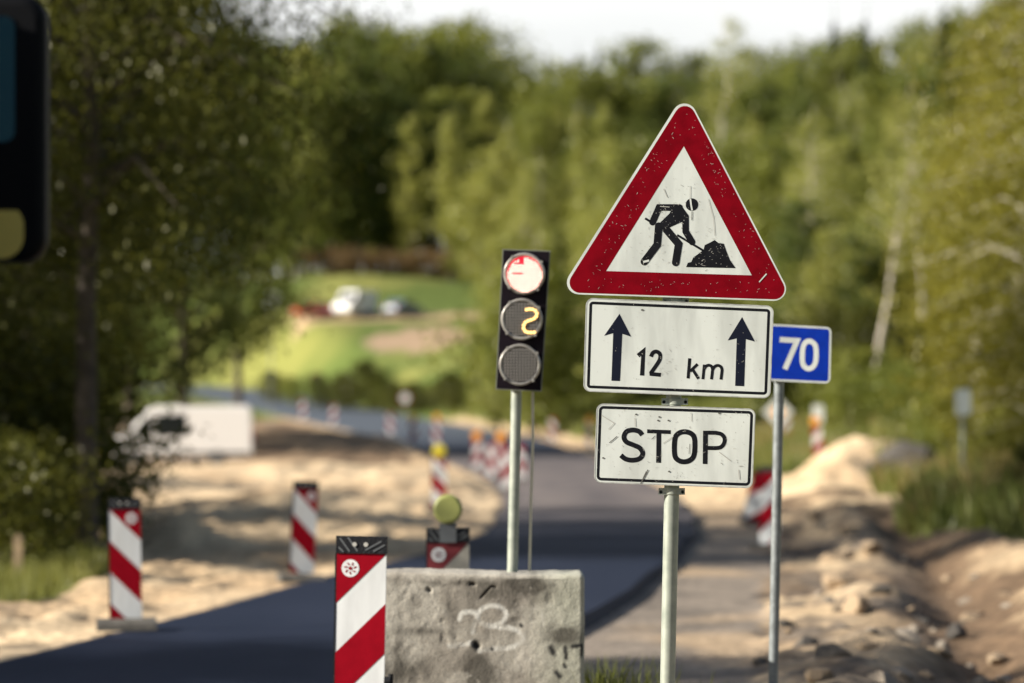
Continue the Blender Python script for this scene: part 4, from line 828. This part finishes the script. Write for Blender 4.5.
# ------------------------------------------------------------------ trees
def leaves_mesh(name, P, size, tint, mat_, rnd, flat=.0, aspect=.6):
    n = len(P); a = rnd.normal(size=(n, 3)); a /= np.linalg.norm(a, axis=1, keepdims=True); b = rnd.normal(size=(n, 3)); b = np.cross(a, b); b /= np.linalg.norm(b, axis=1, keepdims=True)
    sz_ = (size * rnd.uniform(.6, 1.35, n))[:, None]; u = a * sz_ * .5; v_ = b * sz_ * .5 * aspect
    V = np.stack([P - u, P + v_, P + u, P - v_], 1).reshape(-1, 3); me = bpy.data.meshes.new(name)
    me.vertices.add(4 * n); me.vertices.foreach_set('co', V.astype(np.float32).ravel()); me.loops.add(4 * n); me.loops.foreach_set('vertex_index', np.arange(4 * n, dtype=np.int32))
    me.polygons.add(n); me.polygons.foreach_set('loop_start', np.arange(0, 4 * n, 4, dtype=np.int32)); me.polygons.foreach_set('loop_total', np.full(n, 4, np.int32)); me.update()
    at_ = me.attributes.new('tint', 'FLOAT', 'POINT'); at_.data.foreach_set('value', np.repeat(tint, 4).astype(np.float32)); me.materials.append(mat_); return me
def make_tree(kind, seed, Ht, Rad, nleaf, leaf, lm, bark, lo=.2, nb=60, droop=0.0, trunk_r=None):
    rnd = np.random.default_rng(seed); tw = MB(); tr = trunk_r or Ht * .014
    P = [Vector((0, 0, -.3))]; 
    for k in range(1, 9): P.append(Vector((rnd.normal() * .012 * Ht * k / 8, rnd.normal() * .012 * Ht * k / 8, Ht * .96 * k / 8)))
    for k in range(8): tw.tube(P[k], P[k + 1], tr * (1 - k / 8.5), tr * (1 - (k + 1) / 8.5), n=9, caps=False)
    def axis(t): q = t * 8; i = min(int(q), 7); return P[i].lerp(P[i + 1], q - i)
    cen = []; 
    for b in range(nb):
        t = lo + (1 - lo) * (b + rnd.random()) / nb; f = (t - lo) / (1 - lo)
        if kind == 'spruce': prof = (1 - f) ** .9 + .04
        elif kind == 'poplar': prof = math.sin(math.pi * min(1, (f * .85 + .15))) ** .5 * .9 + .08
        elif kind == 'bush': prof = math.sqrt(max(.02, 1 - f * f))
        else: prof = math.sin(math.pi * (f * .80 + .14)) ** .7
        L = Rad * prof * rnd.uniform(.6, 1.15); a = rnd.uniform(0, 6.283) if kind != 'spruce' else b * 2.4
        up = {'spruce': -.18, 'poplar': 1.3, 'bush': .5}.get(kind, .45) * (1 - .5 * droop)
        s0 = axis(min(t * .92, 1)); dirv = Vector((math.cos(a), math.sin(a), up)).normalized(); e = s0 + dirv * L
        mid = s0.lerp(e, .5) + Vector((0, 0, .06 * L)); e2 = e - Vector((0, 0, droop * L * .6))
        tw.tube(s0, mid, tr * .32 * (1 - f * .7), tr * .16 * (1 - f * .7), n=5, caps=False); tw.tube(mid, e2, tr * .16 * (1 - f * .7), tr * .04, n=4, caps=False)
        nc = 5 if kind != 'spruce' else 7
        for c in range(nc):
            u = .25 + .8 * (c + rnd.random()) / nc; q = s0.lerp(mid, min(1, u * 2)) if u < .5 else mid.lerp(e2, min(1.1, u * 2 - 1))
            cen.append((q.x, q.y, q.z, L * (.20 if kind != 'spruce' else .10), rnd.random()))
            if droop > .3 and u > .4:
                for dd in range(3): cen.append((q.x + rnd.normal() * .1 * L, q.y + rnd.normal() * .1 * L, q.z - (dd + 1) * .16 * L, L * .12, rnd.random()))
    cen = np.array(cen); wts = (cen[:, 3] + .15) ** 1.4; wts /= wts.sum(); ci = rnd.choice(len(cen), nleaf, p=wts)
    spread = cen[ci, 3][:, None] * np.array([1, 1, .8 if kind != 'spruce' else .45]) + .06
    LP = cen[ci, :3] + np.clip(rnd.normal(size=(nleaf, 3)), -1.9, 1.9) * spread * .75; LP[:, 2] = np.maximum(LP[:, 2], .05)
    tint = np.clip(cen[ci, 4] * .8 + rnd.random(nleaf) * .2, 0, 1)
    return leaves_mesh('crown', LP, leaf, tint, M[lm], rnd), tw, M[bark]
PROTO = {}
def proto(key, *a, **k):
    cm_, tw, bk = make_tree(*a, **k); to = tw.build('trunk', bk); PROTO[key] = (cm_, to.data, a[2]); bpy.data.objects.remove(to)
proto('oak1', 'broad', 1, 16, 4.6, 9000, .30, 'leaf_mid', 'bark'); proto('oak2', 'broad', 2, 16, 4.0, 8500, .30, 'leaf_mid', 'bark', lo=.12, nb=70)
proto('oakd', 'broad', 3, 18, 4.6, 10000, .32, 'leaf_deep', 'bark', lo=.1, nb=75)
proto('birch1', 'broad', 4, 18, 3.0, 6500, .24, 'leaf_light', 'birch_bark', lo=.28, droop=.5, nb=55, trunk_r=.17); proto('birch2', 'broad', 5, 18, 2.6, 5200, .24, 'leaf_light', 'birch_bark', lo=.22, droop=.4, trunk_r=.16)
proto('poplar', 'poplar', 6, 14, 1.9, 6500, .24, 'leaf_light', 'bark', lo=.04, nb=70); proto('young', 'broad', 8, 9, 2.4, 6000, .20, 'leaf_light', 'bark', lo=.05, nb=60)
proto('spruce', 'spruce', 7, 20, 3.0, 9500, .26, 'needle', 'bark', lo=.08, nb=110); proto('sparse', 'broad', 9, 20, 3.3, 3000, .24, 'leaf_light', 'birch_bark', lo=.3, nb=45, trunk_r=.20)
proto('bush1', 'bush', 10, 3.2, 2.0, 4200, .15, 'leaf_mid', 'bark', lo=.02, nb=45); proto('bush2', 'bush', 11, 3.0, 2.1, 4200, .15, 'leaf_light', 'bark', lo=.02, nb=45); proto('bushd', 'bush', 12, 3.0, 2.1, 4200, .15, 'leaf_dark', 'bark', lo=.02, nb=45)
proto('bushb', 'bush', 13, 1.6, 1.6, 3000, .12, 'leaf_brown', 'bark', lo=.02, nb=40)
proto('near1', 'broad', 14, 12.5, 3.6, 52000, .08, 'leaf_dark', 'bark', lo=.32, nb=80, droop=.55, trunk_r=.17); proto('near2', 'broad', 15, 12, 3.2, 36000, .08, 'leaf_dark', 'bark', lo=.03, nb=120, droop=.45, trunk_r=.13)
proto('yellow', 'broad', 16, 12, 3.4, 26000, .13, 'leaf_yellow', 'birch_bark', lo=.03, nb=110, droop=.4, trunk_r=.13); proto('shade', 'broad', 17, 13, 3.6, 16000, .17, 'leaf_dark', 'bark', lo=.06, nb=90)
proto('bare', 'broad', 21, 18, 3.0, 2600, .22, 'leaf_light', 'birch_pale', lo=.5, nb=34, trunk_r=.20)
tr_r = random.Random(5)
NAMES = {'spruce': 'spruce_tree', 'birch1': 'birch_tree', 'birch2': 'birch_tree', 'sparse': 'birch_tree', 'bare': 'birch_tree', 'bush1': 'bush', 'bush2': 'bush', 'bushd': 'bush', 'bushb': 'bush', 'poplar': 'young_tree', 'young': 'young_tree', 'yellow': 'birch_tree'}
def tree(key, X, d, height, label, group=None, wid=1.0, lean=(0, 0)):
    cm_, tm, h0 = PROTO[key]; nm = NAMES.get(key, 'broadleaf_tree'); s = height / h0
    t = thing(nm, label, 'bush' if nm == 'bush' else 'tree', (X, d, gz(X, d) - .02), tr_r.uniform(0, 6.28) if lean == (0, 0) else 0, group); t.rotation_euler[0] = lean[0]; t.rotation_euler[1] = lean[1]
    t.scale = (s * wid, s * wid, s)
    for n, m_ in (('trunk', tm), ('crown', cm_)): o = bpy.data.objects.new(n, m_); C.objects.link(o); o.parent = t
    return t
def tree_im(key, x, d, ytop, label, group=None, wid=1.0, lean=(0, 0)):
    X = (x - CX) * d / F; return tree(key, X, d, topz(ytop, d) - gz(X, d), label, group, wid, lean)
# left dark trees
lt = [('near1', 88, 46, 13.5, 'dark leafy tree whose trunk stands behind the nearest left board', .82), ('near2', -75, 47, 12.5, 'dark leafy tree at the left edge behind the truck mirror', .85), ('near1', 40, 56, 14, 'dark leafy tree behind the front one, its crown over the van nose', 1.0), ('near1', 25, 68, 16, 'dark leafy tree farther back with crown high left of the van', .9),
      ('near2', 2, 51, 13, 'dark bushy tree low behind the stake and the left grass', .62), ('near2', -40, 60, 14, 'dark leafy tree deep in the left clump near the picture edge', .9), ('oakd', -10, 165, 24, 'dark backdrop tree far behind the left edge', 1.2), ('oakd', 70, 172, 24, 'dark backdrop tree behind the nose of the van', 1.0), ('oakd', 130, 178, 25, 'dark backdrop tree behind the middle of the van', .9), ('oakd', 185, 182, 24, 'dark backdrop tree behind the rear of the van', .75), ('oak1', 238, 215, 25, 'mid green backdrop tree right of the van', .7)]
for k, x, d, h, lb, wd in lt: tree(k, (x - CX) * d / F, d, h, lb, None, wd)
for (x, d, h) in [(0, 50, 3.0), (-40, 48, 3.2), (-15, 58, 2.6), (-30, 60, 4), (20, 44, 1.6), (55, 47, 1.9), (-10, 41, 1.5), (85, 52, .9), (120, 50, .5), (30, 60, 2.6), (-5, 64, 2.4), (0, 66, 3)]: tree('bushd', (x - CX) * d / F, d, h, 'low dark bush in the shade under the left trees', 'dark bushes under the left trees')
# trees outside the frame on the left that shade the picture
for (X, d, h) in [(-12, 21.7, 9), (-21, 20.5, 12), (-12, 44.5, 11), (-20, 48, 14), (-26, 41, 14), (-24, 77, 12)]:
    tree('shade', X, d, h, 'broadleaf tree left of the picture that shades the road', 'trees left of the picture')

def where(x):
    for lim, s in ((300, 'behind the dark left trees'), (360, 'above the red car'), (420, 'above the white van on the slope'), (495, 'left of the traffic light'), (560, 'straight behind the traffic light'), (640, 'just left of the red triangle'), (700, 'behind the tip of the triangle'), (780, 'right of the triangle tip'), (850, 'above the blue 70 sign'), (920, 'left of the yellow-green tree'), (2000, 'at the right edge')):
        if x < lim: return s
SKY = [(200, 30), (300, 28), (326, 8), (375, 19), (421, 19), (440, 30), (478, 19), (498, 50), (535, 57), (577, 46), (604, 36), (634, 42), (650, 65), (680, 55), (700, 60), (740, 60), (769, 53), (811, 42), (834, 30), (864, 30), (883, 34), (906, 34), (937, 8), (975, 0), (1100, -20)]
def skyl(x): return float(np.interp(x, *zip(*SKY))) - 24
WORD = {'spruce': 'dark spruce', 'oak1': 'rounded green tree', 'oak2': 'full green tree', 'oakd': 'dark green tree', 'birch1': 'pale green birch', 'birch2': 'slim light birch', 'poplar': 'slim yellow-green tree', 'young': 'small light green tree', 'bush1': 'green bush', 'bush2': 'light green bush', 'bushd': 'dark green bush', 'bushb': 'brown bush', 'yellow': 'yellow-green birch'}
def rowt(xs, d, dj, ytop, kinds, rowname, wid=(.85, 1.25)):
    for x in xs:
        x += tr_r.uniform(-7, 7); dd = d + tr_r.uniform(-dj, dj); k = tr_r.choice(kinds); yt = ytop(x) + tr_r.uniform(0, 1) * 0
        X = (x - CX) * dd / F; h = topz(yt, dd) - gz(X, dd)
        if h < 1: continue
        lb = '%s %s, %s' % (WORD[k], rowname, where(x)); tree(k, X, dd, h, lb, lb, tr_r.uniform(*wid) * {'spruce': 1}.get(k, 1))
ju = lambda a, b: tr_r.uniform(a, b)
rowt(range(255, 1060, 17), 490, 14, lambda x: skyl(x) + ju(-2, 14), ['spruce', 'poplar', 'spruce', 'oak1', 'birch2'], 'on the far skyline', (.7, 1.0))
rowt(range(262, 1060, 26), 440, 12, lambda x: skyl(x) + ju(14, 50), ['oak1', 'oak2', 'oakd', 'spruce', 'birch1'], 'below the skyline')
rowt(list(range(300, 500, 26)), 422, 7, lambda x: skyl(x) + ju(60, 110), ['oak1', 'birch1', 'birch2', 'poplar', 'oakd'], 'halfway up the wood', (.8, 1.1))
rowt(range(510, 1050, 22), 395, 10, lambda x: skyl(x) + ju(50, 100), ['oak1', 'birch1', 'birch2', 'poplar', 'oakd'], 'halfway up the wood', (.7, .95))
rowt(list(range(520, 1050, 24)), 350, 10, lambda x: skyl(x) + ju(95, 150), ['birch1', 'young', 'poplar', 'oak2', 'birch2'], 'in the middle wood', (.75, 1.05))
rowt(range(505, 1040, 28), 290, 10, lambda x: ju(180, 235), ['young', 'poplar', 'oak1', 'birch2', 'young'], 'in the lower wood', (.8, 1.2))
rowt(range(500, 800, 34), 235, 10, lambda x: ju(262, 325), ['young', 'bush1', 'bush2', 'bush1'], 'at the foot of the wood', (.8, 1.2))
rowt(range(800, 1010, 36), 205, 9, lambda x: ju(150, 220), ['oakd', 'oak1', 'oakd', 'young'], 'at the foot of the right wood', (.9, 1.1))
rowt(range(790, 1030, 30), 175, 6, lambda x: ju(290, 350), ['bushd', 'bush1', 'bushd'], 'at the wood edge on the right', (.6, .9))
for x, d, yt, k in [(340, 292, 372, 'bushd'), (388, 284, 366, 'bush1'), (412, 280, 372, 'bushd'), (438, 276, 370, 'bushd'), (463, 268, 378, 'bushd'), (325, 288, 385, 'bushd'), (350, 286, 378, 'bushd'), (375, 284, 372, 'bushd'), (400, 280, 375, 'bushd'), (425, 276, 380, 'bushd'), (450, 272, 378, 'bushd'), (475, 262, 388, 'bush1'), (500, 250, 395, 'bushd'), (530, 240, 398, 'bush1'), (560, 235, 395, 'bush1'), (295, 300, 372, 'bush1'), (265, 305, 365, 'bushd')]:
    x += tr_r.uniform(-10, 10); yt += tr_r.uniform(-14, 12); tree_im(k, x, d, yt, 'low %s directly behind the far road, %s' % (WORD[k], where(x)), 'low %ss behind the far road %s' % (WORD[k], where(x)), .8)
for x in (325, 350, 375, 400, 430, 455): tree_im('bushb', x, 404, 252 + tr_r.uniform(-4, 5), 'brownish bush at the top of the green slope, %s' % where(x), 'brown bushes at the top of the slope, %s' % where(x), 1.3)
# named trees
tree_im('oakd', 355, 412, 35, 'big dark tree above the white van on the slope, darkest of the wood', None, 1.15); tree_im('oakd', 385, 416, 60, 'second dark tree right of the darkest one above the slope', None, .9)
tree_im('young', 300, 411, 24, 'tall green tree showing between the left clump and the darkest tree', None, 1.0); tree_im('young', 268, 405, 40, 'tall green tree peeping past the left clump', None, .9)
tree_im('poplar', 412, 405, 98, 'slim light tree standing alone above the bluish car, left one', None, 1.15); tree_im('poplar', 452, 402, 95, 'slim light tree beside the other slim one, right above the slope end', None, 1.15); tree_im('young', 496, 385, 130, 'light rounded tree at the right end of the slope', None, 1.2)
tree_im('sparse', 722, 330, -12, 'tall thin pale birch rising above the skyline right of the triangle tip', None, .8)
tree_im('spruce', 834, 455, -10, 'pointed dark spruce on the skyline, left one of the pair', None, .8); tree_im('spruce', 866, 455, -12, 'pointed dark spruce on the skyline, right one of the pair', None, .9); tree_im('spruce', 942, 430, -26, 'tall dark spruce on the skyline by the right edge', None, 1.0)
tree_im('birch1', 818, 260, 120, 'white-stemmed birch above the blue 70 sign', None, 1.0)
tree_im('bare', 868, 160, 70, 'birch with a bare white trunk leaning right in front of the wood', None, .9, lean=(0, R(9))); tree_im('bare', 812, 215, 90, 'upright birch with bare pale trunk, left of the leaning one', None, .8); tree_im('bare', 930, 190, 60, 'birch with bare pale trunk half hidden by the yellow-green trees', None, .8, lean=(0, R(-4)))
for x, d, yt in [(850, 140, 372), (885, 138, 360), (915, 132, 368), (870, 150, 345), (835, 150, 365)]: tree_im('bush1', x, d, yt, 'green bush before the foot of the leaning birch', 'green bushes before the leaning birch', 1.0)
tree_im('oak1', 745, 270, 120, 'bright green tree just right of the triangle', None, 1.3); tree_im('oak2', 775, 255, 140, 'green tree between triangle and white-stemmed birch', None, 1.1)
tree_im('yellow', 1022, 84, -90, 'large yellow-green birch filling the right edge', None, .80); tree_im('yellow', 975, 112, 60, 'yellow-green birch left of and behind the large one', None, .62); tree_im('yellow', 1062, 74, -60, 'yellow-green birch cut by the right edge', None, 1.0)
tree_im('bush1', 945, 92, 395, 'green bush below the yellow-green birches', None, .9); tree_im('bush2', 1010, 76, 400, 'light green bush in the grass at the right edge', None, 1.0); tree_im('bushd', 1035, 60, 440, 'dark green bush in the shade at the right edge', None, 1.0)

# ------------------------------------------------------------------ grass
def blades(name, X, Yd, hmin, hmax, wd, mt, label, seed):
    rnd = np.random.default_rng(seed); n = len(X); Z = ground_z(X, Yd) - .02; a = rnd.uniform(0, 6.283, n); hh = rnd.uniform(hmin, hmax, n); lx = rnd.normal(size=n) * .28 * hh; ly = rnd.normal(size=n) * .28 * hh
    w_ = wd * rnd.uniform(.6, 1.4, n); dx, dy = np.cos(a) * w_ / 2, np.sin(a) * w_ / 2
    V = np.stack([np.stack([X - dx, Yd - dy, Z], 1), np.stack([X + dx, Yd + dy, Z], 1), np.stack([X + lx, Yd + ly, Z + hh], 1)], 1).reshape(-1, 3)
    me = bpy.data.meshes.new(name); me.vertices.add(3 * n); me.vertices.foreach_set('co', V.astype(np.float32).ravel()); me.loops.add(3 * n); me.loops.foreach_set('vertex_index', np.arange(3 * n, dtype=np.int32))
    me.polygons.add(n); me.polygons.foreach_set('loop_start', np.arange(0, 3 * n, 3, dtype=np.int32)); me.polygons.foreach_set('loop_total', np.full(n, 3, np.int32)); me.update()
    tt = np.clip(fbm(X * .5, Yd * .3, 3) * 1.6 - .35 + rnd.normal(size=n) * .12, 0, 1)
    at_ = me.attributes.new('tint', 'FLOAT', 'POINT'); at_.data.foreach_set('value', np.repeat(tt, 3).astype(np.float32)); me.materials.append(mt); o = bpy.data.objects.new(name, me); C.objects.link(o); return tag(o, label, kind='stuff')
def pts(n, x0, x1, y0, y1, cond, seed):
    rnd = np.random.default_rng(seed); X = rnd.uniform(x0, x1, n); Y = y0 + (y1 - y0) * rnd.random(n); m = cond(X, Y); return X[m], Y[m]
zc_ = lambda X, Y: zones(X, Y)
X, Y = pts(90000, 5, 26, 40, 175, lambda X, Y: zones(X, Y)[8], 1); blades('meadow_grass', X, Y, .25, .75, .09, M['grass'], 'tall green and straw grass over the slope at right', 2)
X, Y = pts(42000, 5, 24, 44, 170, lambda X, Y: zones(X, Y)[8] & (fbm(X * .3, Y * .15, 3) > .47), 5); blades('dry_grass', X, Y, .4, .9, .08, M['grass_dry'], 'dry straw-coloured grass between the green at right', 6)
X, Y = pts(26000, -9, -4.0, 32, 50, lambda X, Y: zones(X, Y)[7], 3); blades('verge_grass', X, Y, .10, .32, .02, M['grass'], 'fresh green grass under the trees at the left edge', 4)
X, Y = pts(50000, -40, 30, 180, 300, lambda X, Y: (zones(X, Y)[4] > 2.5) & ((zones(X, Y)[1] > 0) | (Y > 262)), 7); blades('slope_grass', X, Y, .3, .9, .22, M['grass'], 'rough green grass on the banks beyond the far road', 8)
rw_ = random.Random(3); wx = np.array([rw_.gauss(.47, .05) for _ in range(700)] + [rw_.gauss(.62, .12) for _ in range(500)]); wy = np.array([rw_.uniform(19.3, 20.6) for _ in range(1200)]); wx = np.maximum(wx, .40)
blades('weeds', wx, wy, .10, .50, .018, M['weed'], 'small yellow-green weeds at the foot of the concrete block', 9)
